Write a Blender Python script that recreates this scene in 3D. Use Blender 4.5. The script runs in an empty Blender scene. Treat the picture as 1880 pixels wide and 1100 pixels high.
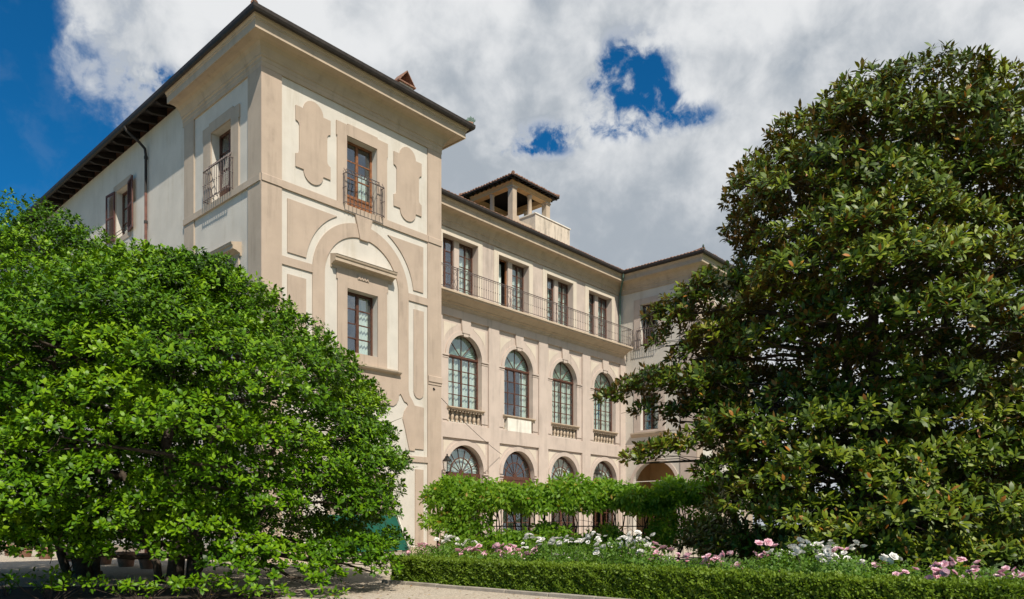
import bpy, bmesh, math, random
import numpy as np
from mathutils import Vector, Matrix
from mathutils.geometry import tessellate_polygon
random.seed(11); RNG = np.random.default_rng(7)
PI = math.pi; R = math.radians
scn = bpy.context.scene
COL = scn.collection

# ------------------------------------------------------------------ camera, sky, sun, exposure
EYE = 1.40
cam_d = bpy.data.cameras.new('camera'); cam = bpy.data.objects.new('camera', cam_d); COL.objects.link(cam)
cam.location = (0, 0, EYE); cam.rotation_euler = (PI/2, 0, 0)
cam_d.sensor_fit = 'HORIZONTAL'; cam_d.sensor_width = 36; cam_d.lens = 26.25
cam_d.shift_y = 0.2202; cam_d.clip_end = 6000; cam_d.clip_start = 0.1
scn.camera = cam
SUN_DIR = Vector((0.372, -0.795, 1.0)).normalized()
SUN_EL = math.asin(SUN_DIR.z); SUN_ROT = math.atan2(SUN_DIR.x, SUN_DIR.y)
sun_d = bpy.data.lights.new('sun', 'SUN'); sun_d.energy = 4.2; sun_d.angle = R(0.5); sun_d.color = (1.0, 0.925, 0.81)
sun = bpy.data.objects.new('sun', sun_d); COL.objects.link(sun)
sun.rotation_euler = SUN_DIR.to_track_quat('Z', 'Y').to_euler(); sun.location = (20, -30, 40)
vs = scn.view_settings; vs.view_transform = 'Standard'; vs.look = 'None'; vs.exposure = 0.38; vs.gamma = 1.0; vs.use_curve_mapping = False

def nd(nt, t, **kw):
    n = nt.nodes.new(t)
    for k, v in kw.items():
        if k.startswith('i_'): n.inputs[k[2:].replace('_', ' ')].default_value = v
        else: setattr(n, k, v)
    return n
def mth(nt, op, a, b=None, c=None, clamp=False):
    n = nt.nodes.new('ShaderNodeMath'); n.operation = op; n.use_clamp = clamp
    for i, x in enumerate((a, b, c)):
        if x is None: continue
        if isinstance(x, (int, float)): n.inputs[i].default_value = x
        else: nt.links.new(x, n.inputs[i])
    return n.outputs[0]
def sstep(nt, val, a, b):
    n = nt.nodes.new('ShaderNodeMapRange'); n.interpolation_type = 'SMOOTHSTEP'
    nt.links.new(val, n.inputs[0]); n.inputs[1].default_value = a; n.inputs[2].default_value = b
    return n.outputs[0]
def mixc(nt, f, a, b, blend='MIX'):
    n = nt.nodes.new('ShaderNodeMix'); n.data_type = 'RGBA'; n.blend_type = blend
    for s, x in ((0, f), (6, a), (7, b)):
        if isinstance(x, (int, float)): n.inputs[s].default_value = x
        elif isinstance(x, tuple): n.inputs[s].default_value = (*x, 1) if len(x) == 3 else x
        else: nt.links.new(x, n.inputs[s])
    return n.outputs[2]

def make_world():
    w = bpy.data.worlds.new('World'); scn.world = w; w.use_nodes = True
    nt = w.node_tree; nt.nodes.clear(); L = nt.links.new
    out = nd(nt, 'ShaderNodeOutputWorld'); bg = nd(nt, 'ShaderNodeBackground'); bg.inputs[1].default_value = 0.1
    L(bg.outputs[0], out.inputs[0])
    sky = nd(nt, 'ShaderNodeTexSky', sky_type='NISHITA', sun_disc=False)
    sky.sun_elevation = SUN_EL; sky.sun_rotation = SUN_ROT; sky.ozone_density = 4.0; sky.dust_density = 0.2; sky.air_density = 1.0; sky.altitude = 600
    blue = mixc(nt, 1.0, sky.outputs[0], SKYTINT, 'MULTIPLY')
    tc = nd(nt, 'ShaderNodeTexCoord'); sep = nd(nt, 'ShaderNodeSeparateXYZ'); L(tc.outputs['Generated'], sep.inputs[0])
    z = mth(nt, 'MAXIMUM', sep.outputs[2], 0.06)
    px = mth(nt, 'DIVIDE', sep.outputs[0], z); py = mth(nt, 'DIVIDE', sep.outputs[1], z)
    comb = nd(nt, 'ShaderNodeCombineXYZ'); L(px, comb.inputs[0]); L(py, comb.inputs[1])
    def noise(scale, detail, rough, off=(0, 0, 0), dist=0.0):
        m = nd(nt, 'ShaderNodeMapping'); m.inputs['Location'].default_value = off; L(tc.outputs['Generated'], m.inputs[0])
        n = nd(nt, 'ShaderNodeTexNoise'); L(m.outputs[0], n.inputs['Vector'])
        n.inputs['Scale'].default_value = scale; n.inputs['Detail'].default_value = detail; n.inputs['Roughness'].default_value = rough; n.inputs['Distortion'].default_value = dist
        return n.outputs['Fac']
    n1 = noise(6.0, 7, 0.55, (3.1, 1.7, 0), 0.25)
    n2 = noise(16.0, 6, 0.58, (7.7, 4.2, 0), 0.3)
    n3 = noise(4.2, 5, 0.55, (1.3, 9.2, 0))
    n4 = noise(42.0, 5, 0.6, (2.2, 8.1, 0), 0.4)
    edge0 = mth(nt, 'ADD', mth(nt, 'MULTIPLY', mth(nt, 'SUBTRACT', n1, 0.5), 0.85), mth(nt, 'MULTIPLY', mth(nt, 'SUBTRACT', n2, 0.5), 0.70))
    edge = mth(nt, 'ADD', edge0, mth(nt, 'MULTIPLY', mth(nt, 'SUBTRACT', n4, 0.5), 0.30))
    # clear field of sky to the west, and a few rents in the cloud sheet
    lin = mth(nt, 'ADD', px, mth(nt, 'MULTIPLY', mth(nt, 'SUBTRACT', py, 1.42), 0.25))
    west = mth(nt, 'SUBTRACT', 1.0, sstep(nt, mth(nt, 'ADD', lin, mth(nt, 'MULTIPLY', edge, 0.55)), -0.97, -0.68))
    # the sun shines through broad clear sky behind the viewer
    south = mth(nt, 'SUBTRACT', 1.0, sstep(nt, mth(nt, 'ADD', py, mth(nt, 'MULTIPLY', edge, 1.6)), -0.5, 0.5))
    total = mth(nt, 'MAXIMUM', west, mth(nt, 'MULTIPLY', south, 0.22))
    field = None
    for (cx, cy, rx, ry) in HOLES:
        dx = mth(nt, 'DIVIDE', mth(nt, 'SUBTRACT', px, cx), rx); dy = mth(nt, 'DIVIDE', mth(nt, 'SUBTRACT', py, cy), ry)
        g = mth(nt, 'EXPONENT', mth(nt, 'MULTIPLY', mth(nt, 'ADD', mth(nt, 'MULTIPLY', dx, dx), mth(nt, 'MULTIPLY', dy, dy)), -1.0))
        field = g if field is None else mth(nt, 'ADD', field, g)
    rent = sstep(nt, mth(nt, 'MULTIPLY', field, mth(nt, 'SUBTRACT', 1.0, mth(nt, 'MULTIPLY', edge, 5.5))), 0.10, 1.05)
    total = mth(nt, 'MAXIMUM', total, rent)
    veil = sstep(nt, mth(nt, 'ADD', mth(nt, 'MULTIPLY', n2, 0.6), mth(nt, 'MULTIPLY', n4, 0.4)), 0.44, 0.62)
    total = mth(nt, 'MULTIPLY', total, mth(nt, 'SUBTRACT', 1.0, mth(nt, 'MULTIPLY', veil, mth(nt, 'SUBTRACT', 1.0, mth(nt, 'MULTIPLY', west, 0.96)))))
    thin = sstep(nt, mth(nt, 'ADD', n1, mth(nt, 'MULTIPLY', n2, 0.35)), 0.40, 0.56)      # thinner veil here and there
    cover = mth(nt, 'MULTIPLY', mth(nt, 'SUBTRACT', 1.0, total), mth(nt, 'ADD', 0.80, mth(nt, 'MULTIPLY', thin, 0.20)))
    shade = sstep(nt, mth(nt, 'ADD', mth(nt, 'ADD', mth(nt, 'MULTIPLY', n3, 0.55), mth(nt, 'MULTIPLY', n1, 0.40)), mth(nt, 'MULTIPLY', n2, 0.28)), 0.51, 0.72)
    rim = mth(nt, 'MULTIPLY', mth(nt, 'MULTIPLY', total, mth(nt, 'SUBTRACT', 1.0, total)), 2.6, clamp=True)
    ccol = mixc(nt, mth(nt, 'MAXIMUM', shade, rim), CLOUD_DARK, CLOUD_LIGHT)
    col = mixc(nt, cover, blue, ccol)
    L(col, bg.inputs[0])
SKYTINT = (0.06, 0.53, 0.78)
HOLES = [(-.80, 1.67, .10, .07), (.25, 1.64, .09, .12), (.30, 1.77, .10, .10), (.39, 1.83, .10, .07), (.04, 1.985, .11, .055), (.17, 1.90, .17, .065)]
CLOUD_DARK = (3.0, 3.35, 3.75); CLOUD_LIGHT = (6.2, 6.3, 6.4)
make_world()

# ------------------------------------------------------------------ materials
MATS = {}
def new_mat(name):
    m = bpy.data.materials.new(name); m.use_nodes = True; nt = m.node_tree; nt.nodes.clear()
    out = nd(nt, 'ShaderNodeOutputMaterial'); MATS[name] = m
    return m, nt, out
def pos_noise(nt, scale, detail=4, rough=0.55, stretch=None, off=0):
    g = nd(nt, 'ShaderNodeNewGeometry'); m = nd(nt, 'ShaderNodeMapping'); nt.links.new(g.outputs['Position'], m.inputs[0])
    m.inputs['Location'].default_value = (off, off*.7, off*.3)
    if stretch: m.inputs['Scale'].default_value = stretch
    n = nd(nt, 'ShaderNodeTexNoise'); nt.links.new(m.outputs[0], n.inputs['Vector'])
    n.inputs['Scale'].default_value = scale; n.inputs['Detail'].default_value = detail; n.inputs['Roughness'].default_value = rough
    return n.outputs['Fac']
def solid(name, col, rough=0.6, var=0.12, scale=6, bump=0.0, metal=0.0, bscale=60, stain=0.0, stain_col=None, spec=0.3, fine=0.0):
    m, nt, out = new_mat(name); L = nt.links.new
    b = nd(nt, 'ShaderNodeBsdfPrincipled'); L(b.outputs[0], out.inputs[0])
    b.inputs['Roughness'].default_value = rough; b.inputs['Metallic'].default_value = metal; b.inputs['Specular IOR Level'].default_value = spec
    n = pos_noise(nt, scale)
    f = sstep(nt, n, 0.3, 0.7)
    c = mixc(nt, f, tuple(x*(1-var) for x in col), tuple(min(1, x*(1+var)) for x in col))
    if fine:
        n5 = pos_noise(nt, 45, 3, 0.6, None, 2)
        c = mixc(nt, mth(nt, 'MULTIPLY', sstep(nt, n5, 0.35, 0.7), fine), c, tuple(x*0.7 for x in col))
    if stain:
        n2 = pos_noise(nt, 1.6, 6, 0.65, (1.8, 1.8, 0.16), 4)
        n4 = pos_noise(nt, 0.7, 5, 0.65, None, 9)
        s = mth(nt, 'MULTIPLY', sstep(nt, n2, 0.46, 0.70), sstep(nt, n4, 0.38, 0.62))
        c = mixc(nt, mth(nt, 'MULTIPLY', s, stain), c, stain_col or tuple(x*0.45 for x in col))
    L(c, b.inputs['Base Color'])
    if bump:
        n3 = pos_noise(nt, bscale, 4, 0.6)
        bp = nd(nt, 'ShaderNodeBump'); bp.inputs['Strength'].default_value = bump; bp.inputs['Distance'].default_value = 0.02
        L(n3, bp.inputs['Height']); L(bp.outputs[0], b.inputs['Normal'])
    return m
solid('tan_wing', (0.515, 0.43, 0.37), 0.85, 0.06, 1.1, 0.25, stain=0.45, bscale=30, fine=0.10)
solid('tan', (0.455, 0.36, 0.282), 0.85, 0.055, 1.2, 0.25, stain=0.42, bscale=30, fine=0.10)
solid('tan_side', (0.43, 0.355, 0.28), 0.85, 0.06, 1.2, 0.25, stain=0.30, bscale=30, fine=0.10)
solid('cream', (0.585, 0.545, 0.48), 0.85, 0.055, 1.0, 0.3, stain=0.42, stain_col=(.42, .36, .27), bscale=25, fine=0.08)
solid('cream_warm', (0.60, 0.525, 0.43), 0.85, 0.055, 1.0, 0.3, stain=0.30, bscale=25, fine=0.08)
solid('trim', (0.47, 0.375, 0.28), 0.8, 0.06, 1.5, 0.2, stain=0.40, stain_col=(.22, .18, .13), bscale=30, fine=0.10)
solid('white_stone', (0.74, 0.70, 0.62), 0.7, 0.06, 3, 0.2, stain=0.45, stain_col=(.25, .23, .2))
solid('parapet', (0.60, 0.52, 0.42), 0.85, 0.08, 1.5, 0.25, stain=0.95, stain_col=(.10, .09, .075))
solid('ochre', (0.50, 0.33, 0.17), 0.9, 0.08, 1.2, 0.2)
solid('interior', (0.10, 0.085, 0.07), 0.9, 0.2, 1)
solid('wood', (0.095, 0.042, 0.027), 0.5, 0.25, 9, 0.1, bscale=40)
solid('wood_light', (0.23, 0.095, 0.04), 0.5, 0.3, 9, 0.1, bscale=40)
solid('shutter', (0.115, 0.052, 0.038), 0.6, 0.2, 6)
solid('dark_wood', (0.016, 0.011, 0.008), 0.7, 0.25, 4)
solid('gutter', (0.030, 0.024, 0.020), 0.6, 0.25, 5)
solid('iron', (0.13, 0.105, 0.10), 0.5, 0.25, 20, metal=0.3)
solid('black_iron', (0.022, 0.020, 0.018), 0.5, 0.3, 20, metal=0.3)
solid('verdigris', (0.10, 0.16, 0.13), 0.6, 0.4, 20)
solid('tile', (0.25, 0.135, 0.09), 0.8, 0.45, 9, 0.3, stain=0.7, stain_col=(.07, .06, .045))
solid('terracotta', (0.36, 0.20, 0.14), 0.8, 0.2, 7, 0.2, stain=0.5)
solid('curtain', (0.62, 0.70, 0.64), 0.9, 0.05, 4)
solid('curtain_sage', (0.36, 0.49, 0.40), 0.9, 0.06, 4)
solid('green_canvas', (0.004, 0.075, 0.048), 0.55, 0.12, 4)
solid('pale_canvas', (0.62, 0.60, 0.52), 0.7, 0.08, 3)
solid('bark', (0.075, 0.058, 0.042), 0.9, 0.35, 9, 0.7, bscale=25)
solid('stem', (0.05, 0.036, 0.024), 0.9, 0.3, 9, 0.4)
solid('soil', (0.045, 0.034, 0.024), 0.95, 0.4, 5, 0.8, bscale=18, fine=0.4)
solid('kerb_stone', (0.34, 0.30, 0.25), 0.85, 0.12, 4, 0.4, stain=0.5, fine=0.2)
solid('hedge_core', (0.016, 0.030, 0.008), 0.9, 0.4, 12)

def gravel():
    m, nt, out = new_mat('gravel'); L = nt.links.new
    b = nd(nt, 'ShaderNodeBsdfPrincipled'); L(b.outputs[0], out.inputs[0]); b.inputs['Roughness'].default_value = 0.9
    g = nd(nt, 'ShaderNodeNewGeometry'); v = nd(nt, 'ShaderNodeTexVoronoi'); L(g.outputs['Position'], v.inputs['Vector']); v.inputs['Scale'].default_value = 38
    v2 = nd(nt, 'ShaderNodeTexVoronoi'); L(g.outputs['Position'], v2.inputs['Vector']); v2.inputs['Scale'].default_value = 38
    sp = nd(nt, 'ShaderNodeSeparateColor'); L(v.outputs['Color'], sp.inputs[0])
    c = mixc(nt, sp.outputs[0], (0.29, 0.245, 0.185), (0.60, 0.52, 0.415))
    n = pos_noise(nt, 0.5, 5, 0.6)
    c = mixc(nt, mth(nt, 'MULTIPLY', sstep(nt, n, 0.4, 0.7), 0.35), c, (0.42, 0.325, 0.225))
    L(c, b.inputs['Base Color'])
    bp = nd(nt, 'ShaderNodeBump'); bp.inputs['Strength'].default_value = 0.9; bp.inputs['Distance'].default_value = 0.02
    L(mth(nt, 'SUBTRACT', 1.0, v.outputs['Distance']), bp.inputs['Height']); L(bp.outputs[0], b.inputs['Normal'])
gravel()
solid('grass', (0.055, 0.095, 0.022), 0.9, 0.35, 2, 0.8, bscale=40, fine=0.4)

def leaf_mat(name, stops, rough=0.4, trans=0.3, tcol=None, under=None, spec=0.5):
    m, nt, out = new_mat(name); L = nt.links.new
    at = nd(nt, 'ShaderNodeAttribute', attribute_name='tone')
    cr = nd(nt, 'ShaderNodeValToRGB'); L(at.outputs['Fac'], cr.inputs[0])
    el = cr.color_ramp.elements
    while len(el) < len(stops): el.new(0.5)
    for e, (p, c) in zip(el, stops): e.position = p; e.color = (*c, 1)
    col = cr.outputs[0]
    if under:
        g = nd(nt, 'ShaderNodeNewGeometry')
        col = mixc(nt, mth(nt, 'MULTIPLY', g.outputs['Backfacing'], 0.8), col, under)
    b = nd(nt, 'ShaderNodeBsdfPrincipled'); L(col, b.inputs['Base Color']); b.inputs['Roughness'].default_value = rough; b.inputs['Specular IOR Level'].default_value = spec
    t = nd(nt, 'ShaderNodeBsdfTranslucent')
    L(mixc(nt, 1.0, cr.outputs[0], tcol or (1.6, 1.5, 0.6), 'MULTIPLY'), t.inputs[0])
    mx = nd(nt, 'ShaderNodeMixShader'); mx.inputs[0].default_value = trans
    L(b.outputs[0], mx.inputs[1]); L(t.outputs[0], mx.inputs[2]); L(mx.outputs[0], out.inputs[0])
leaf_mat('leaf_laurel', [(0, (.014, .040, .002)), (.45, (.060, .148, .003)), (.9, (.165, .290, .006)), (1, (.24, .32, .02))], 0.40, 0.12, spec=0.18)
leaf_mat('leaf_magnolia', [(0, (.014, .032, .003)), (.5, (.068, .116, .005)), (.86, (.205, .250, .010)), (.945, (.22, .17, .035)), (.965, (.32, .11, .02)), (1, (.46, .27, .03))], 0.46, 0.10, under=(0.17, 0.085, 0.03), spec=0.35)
leaf_mat('leaf_wisteria', [(0, (.08, .18, .012)), (.6, (.155, .30, .018)), (.93, (.26, .38, .03)), (1, (.36, .25, .05))], 0.5, 0.45, spec=0.3)
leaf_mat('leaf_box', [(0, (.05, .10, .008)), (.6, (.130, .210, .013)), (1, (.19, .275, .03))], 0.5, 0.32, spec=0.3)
leaf_mat('leaf_rose', [(0, (.05, .12, .014)), (.6, (.11, .22, .024)), (1, (.20, .31, .045))], 0.5, 0.38, spec=0.3)
leaf_mat('petal_white', [(0, (.84, .81, .75)), (1, (.90, .89, .86))], 0.6, 0.3, tcol=(1, 1, 1))
leaf_mat('petal_pink', [(0, (.84, .46, .55)), (1, (.92, .76, .79))], 0.6, 0.3, tcol=(1, .95, .97))

def glass():
    m, nt, out = new_mat('glass'); L = nt.links.new
    lw = nd(nt, 'ShaderNodeLayerWeight'); lw.inputs[0].default_value = 0.5
    sch = mth(nt, 'MULTIPLY_ADD', mth(nt, 'POWER', lw.outputs['Facing'], 3.5), 0.75, 0.13)
    g = nd(nt, 'ShaderNodeBsdfGlossy'); g.inputs['Roughness'].default_value = 0.015; g.inputs['Color'].default_value = (.9, .95, 1, 1)
    t = nd(nt, 'ShaderNodeBsdfTransparent'); t.inputs[0].default_value = (.95, .975, .965, 1)
    n = pos_noise(nt, 1.4, 2, 0.5)
    bp = nd(nt, 'ShaderNodeBump'); bp.inputs['Strength'].default_value = 0.12; bp.inputs['Distance'].default_value = 0.05
    L(n, bp.inputs['Height']); L(bp.outputs[0], g.inputs['Normal'])
    mx = nd(nt, 'ShaderNodeMixShader'); L(sch, mx.inputs[0]); L(t.outputs[0], mx.inputs[1]); L(g.outputs[0], mx.inputs[2]); L(mx.outputs[0], out.inputs[0])
glass()

# ------------------------------------------------------------------ mesh helpers
class MB:
    def __init__(s): s.v = []; s.f = []
    def add(s, vs, fs):
        o = len(s.v); s.v += [tuple(p) for p in vs]; s.f += [tuple(i+o for i in f) for f in fs]; return s
    def box(s, x0, x1, y0, y1, z0, z1):
        return s.add([(x0,y0,z0),(x1,y0,z0),(x1,y1,z0),(x0,y1,z0),(x0,y0,z1),(x1,y0,z1),(x1,y1,z1),(x0,y1,z1)],
                     [(0,3,2,1),(4,5,6,7),(0,1,5,4),(1,2,6,5),(2,3,7,6),(3,0,4,7)])
    def prism(s, outer, y0, y1, holes=(), back=True):
        loops = [list(outer)] + [list(h) for h in holes]
        flat = [p for l in loops for p in l]; n = len(flat)
        tris = tessellate_polygon([[Vector((p[0], p[1], 0)) for p in l] for l in loops])
        vs = [(p[0], y0, p[1]) for p in flat] + [(p[0], y1, p[1]) for p in flat]
        fs = []
        for a, b, c in tris:
            fs.append((a, b, c))
            if back: fs.append((c+n, b+n, a+n))
        o = 0
        for l in loops:
            k = len(l)
            for i in range(k):
                a, b = o+i, o+(i+1) % k
                fs.append((a, b, b+n, a+n))
            o += k
        return s.add(vs, fs)
    def lathe(s, prof, n=12, c=(0, 0)):
        vs = []; fs = []; m = len(prof)
        for r, z in prof:
            for i in range(n):
                t = 2*PI*i/n; vs.append((c[0]+r*math.cos(t), c[1]+r*math.sin(t), z))
        for j in range(m-1):
            for i in range(n):
                fs.append((j*n+i, j*n+(i+1) % n, (j+1)*n+(i+1) % n, (j+1)*n+i))
        fs.append(tuple(range(n-1, -1, -1))); fs.append(tuple((m-1)*n+i for i in range(n)))
        return s.add(vs, fs)
    def tube(s, pts, rad, n=6):
        pts = [Vector(p) for p in pts]; m = len(pts); vs = []; fs = []
        if not isinstance(rad, (list, tuple)): rad = [rad]*m
        for j, p in enumerate(pts):
            t = (pts[min(j+1, m-1)] - pts[max(j-1, 0)]).normalized()
            a = t.orthogonal().normalized() if j == 0 else (pa - t*pa.dot(t)).normalized()
            pa = a; b = t.cross(a)
            for i in range(n):
                q = 2*PI*i/n; vs.append(p + (a*math.cos(q)+b*math.sin(q))*rad[j])
        for j in range(m-1):
            for i in range(n):
                fs.append((j*n+i, j*n+(i+1) % n, (j+1)*n+(i+1) % n, (j+1)*n+i))
        fs.append(tuple(range(n-1, -1, -1))); fs.append(tuple((m-1)*n+i for i in range(n)))
        return s.add(vs, fs)
    def sweep(s, path, prof, cap=True, scale=None):
        """path in plan, outward is to the right of travel; prof = closed loop of (outward, z)"""
        P = [Vector(p) for p in path]; m = len(P); k = len(prof); vs = []; fs = []
        N = []
        for i in range(m-1):
            d = (P[i+1]-P[i]).normalized(); N.append(Vector((d.y, -d.x))*(scale[i] if scale else 1.0))
        for i in range(m):
            if i == 0: o = N[0]
            elif i == m-1: o = N[-1]
            elif (N[i-1].dot(N[i])) > .01: o = (N[i-1]+N[i])/(1+N[i-1].dot(N[i]))
            else: o = N[i-1]+N[i]
            for p, z in prof: q = P[i]+o*p; vs.append((q.x, q.y, z))
        for i in range(m-1):
            for j in range(k):
                a, b = i*k+j, i*k+(j+1) % k
                fs.append((a, b, b+k, a+k))
        if cap:
            for st in (0, (m-1)*k):
                for t in tessellate_polygon([[Vector((p[0], p[1], 0)) for p in prof]]): fs.append(tuple(st+i for i in t))
        return s.add(vs, fs)
    def mesh(s, name, mat, smooth=False, bevel=0):
        me = bpy.data.meshes.new(name); me.from_pydata(s.v, [], s.f)
        bm = bmesh.new(); bm.from_mesh(me); bmesh.ops.recalc_face_normals(bm, faces=bm.faces)
        if bevel: bmesh.ops.bevel(bm, geom=[e for e in bm.edges if len(e.link_faces) == 2 and e.calc_face_angle(0) > 0.6], offset=bevel, segments=1, affect='EDGES', clamp_overlap=True)
        bm.to_mesh(me); bm.free()
        if smooth: me.polygons.foreach_set('use_smooth', [True]*len(me.polygons))
        me.materials.append(MATS[mat]); return me
    def build(s, name, mat, parent=None, loc=(0, 0, 0), rot=0, smooth=False, bevel=0):
        return link(name, s.mesh(name, mat, smooth, bevel), parent, loc, rot)
def link(name, me, parent=None, loc=(0, 0, 0), rot=0):
    o = bpy.data.objects.new(name, me); COL.objects.link(o); o.parent = parent; o.location = loc
    o.rotation_euler = (0, 0, rot) if isinstance(rot, (int, float)) else rot
    return o
def tag(o, label=None, cat=None, group=None, kind=None):
    for k, v in (('label', label), ('category', cat), ('group', group), ('kind', kind)):
        if v: o[k] = v
    return o
def empty(name, loc=(0, 0, 0), rot=0, parent=None):
    o = link(name, None, parent, loc, rot); o.empty_display_size = 0.3; return o
KIDS = {}
def dup(o, loc=None, rot=None, parent='same'):
    c = o.copy(); COL.objects.link(c)
    if parent != 'same': c.parent = parent
    if loc is not None: c.location = loc
    if rot is not None: c.rotation_euler = (0, 0, rot) if isinstance(rot, (int, float)) else rot
    for ch in [x for x in list(o.children)]:
        dup(ch, parent=c)
    return c
def arc(cx, cz, r, a0, a1, n=16):
    return [(cx+r*math.cos(R(a0+(a1-a0)*i/n)), cz+r*math.sin(R(a0+(a1-a0)*i/n))) for i in range(n+1)]
def rect(x0, x1, z0, z1): return [(x0, z0), (x1, z0), (x1, z1), (x0, z1)]

# ------------------------------------------------------------------ ground
def ground():
    g = MB().add([(-1500,-600,-.004),(1500,-600,-.004),(1500,2500,-.004),(-1500,2500,-.004)], [(0,1,2,3)]).build('lawn', 'grass'); tag(g, kind='structure')
    c = MB().add([(-60,-30,0),(30,-30,0),(30,-7,0),(14.2,2.6,0),(-2.75,18.15,0),(2,24,0),(14,40,0),(14,64,0),(-60,64,0)], [(0,1,2,3,4,5,6,7,8)]).build('gravel_court', 'gravel'); tag(c, kind='structure')
ground()

# ------------------------------------------------------------------ villa
A_ = R(42.15); OX, OY = -459/1371*27.5, 27.5; VROT = PI/2 - A_
def V(u, v, z=0.0):
    return (OX+u*math.sin(A_)-v*math.cos(A_), OY+u*math.cos(A_)+v*math.sin(A_), z)
villa = empty('villa', (OX, OY, 0), VROT)
tag(villa, 'large cream and tan stucco villa with corner tower, arched wing and rooftop belvedere', 'building')
class Fac:
    def __init__(s, ox, oy, rot): s.o = (ox, oy, 0); s.r = rot
    def part(s, name, mb, mat, smooth=False, bevel=0): return mb.build(name, mat, villa, s.o, s.r, smooth, bevel)
    def at(s, x, y, z):
        c, q = math.cos(s.r), math.sin(s.r); return (s.o[0]+x*c-y*q, s.o[1]+x*q+y*c, z)
    def node(s, name, x, y, z): return empty(name, s.at(x, y, z), s.r, villa)
TF = Fac(0, 0, 0); TS = Fac(0, 0, -PI/2)
VW, VW2, UP = 5.9, 6.4, 32.85
WF = Fac(0, VW, 0); WU = Fac(0, VW2, 0); PS = Fac(UP, 0, -PI/2); PF = Fac(UP, 0, 0)
PANE = {}
def pane_mesh(w, h):
    k = (round(w, 3), round(h, 3))
    if k not in PANE: PANE[k] = MB().box(-w/2, w/2, 0, .006, -h/2, h/2).mesh('pane', 'glass')
    return PANE[k]
def curtain_mb(x0, x1, z0, z1, y, folds=5, amp=.03):
    n = folds*6; vs = []; fs = []
    for i in range(n+1):
        t = i/n; x = x0+(x1-x0)*t; yy = y+amp*math.sin(t*folds*2*PI)
        vs += [(x, yy, z0), (x, yy+.01, z1)]
    for i in range(n): fs.append((2*i, 2*i+2, 2*i+3, 2*i+1))
    return MB().add(vs, fs)
def grid_window(root, x0, x1, z0, z1, cols, rows, mat, fw=.07, mw=.035, stile=None, bottom=0.0, bars=True, panes=True, arch_top=False):
    """casement frame with separate panes; local to root: x right, y in, z up"""
    f = MB()
    f.box(x0, x0+fw, -.03, .06, z0, z1); f.box(x1-fw, x1, -.03, .06, z0, z1)
    f.box(x0+fw, x1-fw, -.03, .06, z1-fw, z1); f.box(x0+fw, x1-fw, -.03, .06, z0, z0+fw+bottom)
    a, b, c, d = x0+fw, x1-fw, z0+fw+bottom, z1-fw
    xs = [a+(b-a)*i/cols for i in range(cols+1)]; zs = [c+(d-c)*i/rows for i in range(rows+1)]
    for i in range(1, cols):
        w = stile if (stile and i == cols//2 and cols % 2 == 0) else mw
        f.box(xs[i]-w/2, xs[i]+w/2, -.026 if w > mw else -.012, .05, c, d)
    for j in range(1, rows):
        for i in range(cols):
            f.box(xs[i]+mw*.6, xs[i+1]-mw*.6, -.008, .04, zs[j]-mw/2, zs[j]+mw/2)
    fr = f.build('frame', mat, root)
    if bottom:
        for i in range(cols):
            MB().box(xs[i]+.05, xs[i+1]-.05, -.045, -.025, z0+fw*.8, z0+fw+bottom*.8).build('panel', mat, root, bevel=.006)
    if panes:
        me = pane_mesh(xs[1]-xs[0]-.01, zs[1]-zs[0]-.01)
        for i in range(cols):
            for j in range(rows):
                link('pane', me, root, ((xs[i]+xs[i+1])/2, .015, (zs[j]+zs[j+1])/2), (R(random.uniform(-2, 2)), 0, R(random.uniform(-2.5, 2.5))))
    return root
def fan_frame(root, cz, r, spokes, mat, ring=None, hub=.09):
    f = MB(); y0, y1 = -.03, .06
    f.prism(arc(0, cz, r, 0, 180, 24)+arc(0, cz, r-.07, 180, 0, 24), y0, y1)
    f.prism(arc(0, cz, hub, 0, 180, 8), -.05, y1)
    angs = [180*i/spokes for i in range(spokes+1)]
    for a in angs[1:-1]:
        c, q = math.cos(R(a)), math.sin(R(a)); w = .018
        f.prism([(hub*.8*c+w*q, cz+hub*.8*q-w*c), ((r-.05)*c+w*q, cz+(r-.05)*q-w*c), ((r-.05)*c-w*q, cz+(r-.05)*q+w*c), (hub*.8*c-w*q, cz+hub*.8*q+w*c)], -.01, .04)
    if ring: f.prism(arc(0, cz, ring+.03, 0, 180, 20)+arc(0, cz, ring-.03, 180, 0, 20), -.015, .045)
    f.build('frame', mat, root)
    for i in range(spokes):
        a0, a1 = angs[i]+.8, angs[i+1]-.8
        for (ra, rb) in ([(hub, r-.07)] if not ring else [(hub, ring-.03), (ring+.03, r-.07)]):
            MB().prism(arc(0, cz, rb, a0, a1, 4)+arc(0, cz, ra, a1, a0, 2), .012, .018).build('pane', 'glass', root)
def fan_curtain(root, cz, r, y, mat='curtain'):
    vs = [(0, y, cz)]; fs = []; n = 96
    for i in range(n+1):
        t = PI*i/n; k = y+.035*math.sin(i*PI/2)*1.0
        vs.append((r*math.cos(t), k, cz+r*math.sin(t)))
    for i in range(n): fs.append((0, i+1, i+2))
    MB().add(vs, fs).build('curtain', mat, root)

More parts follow.
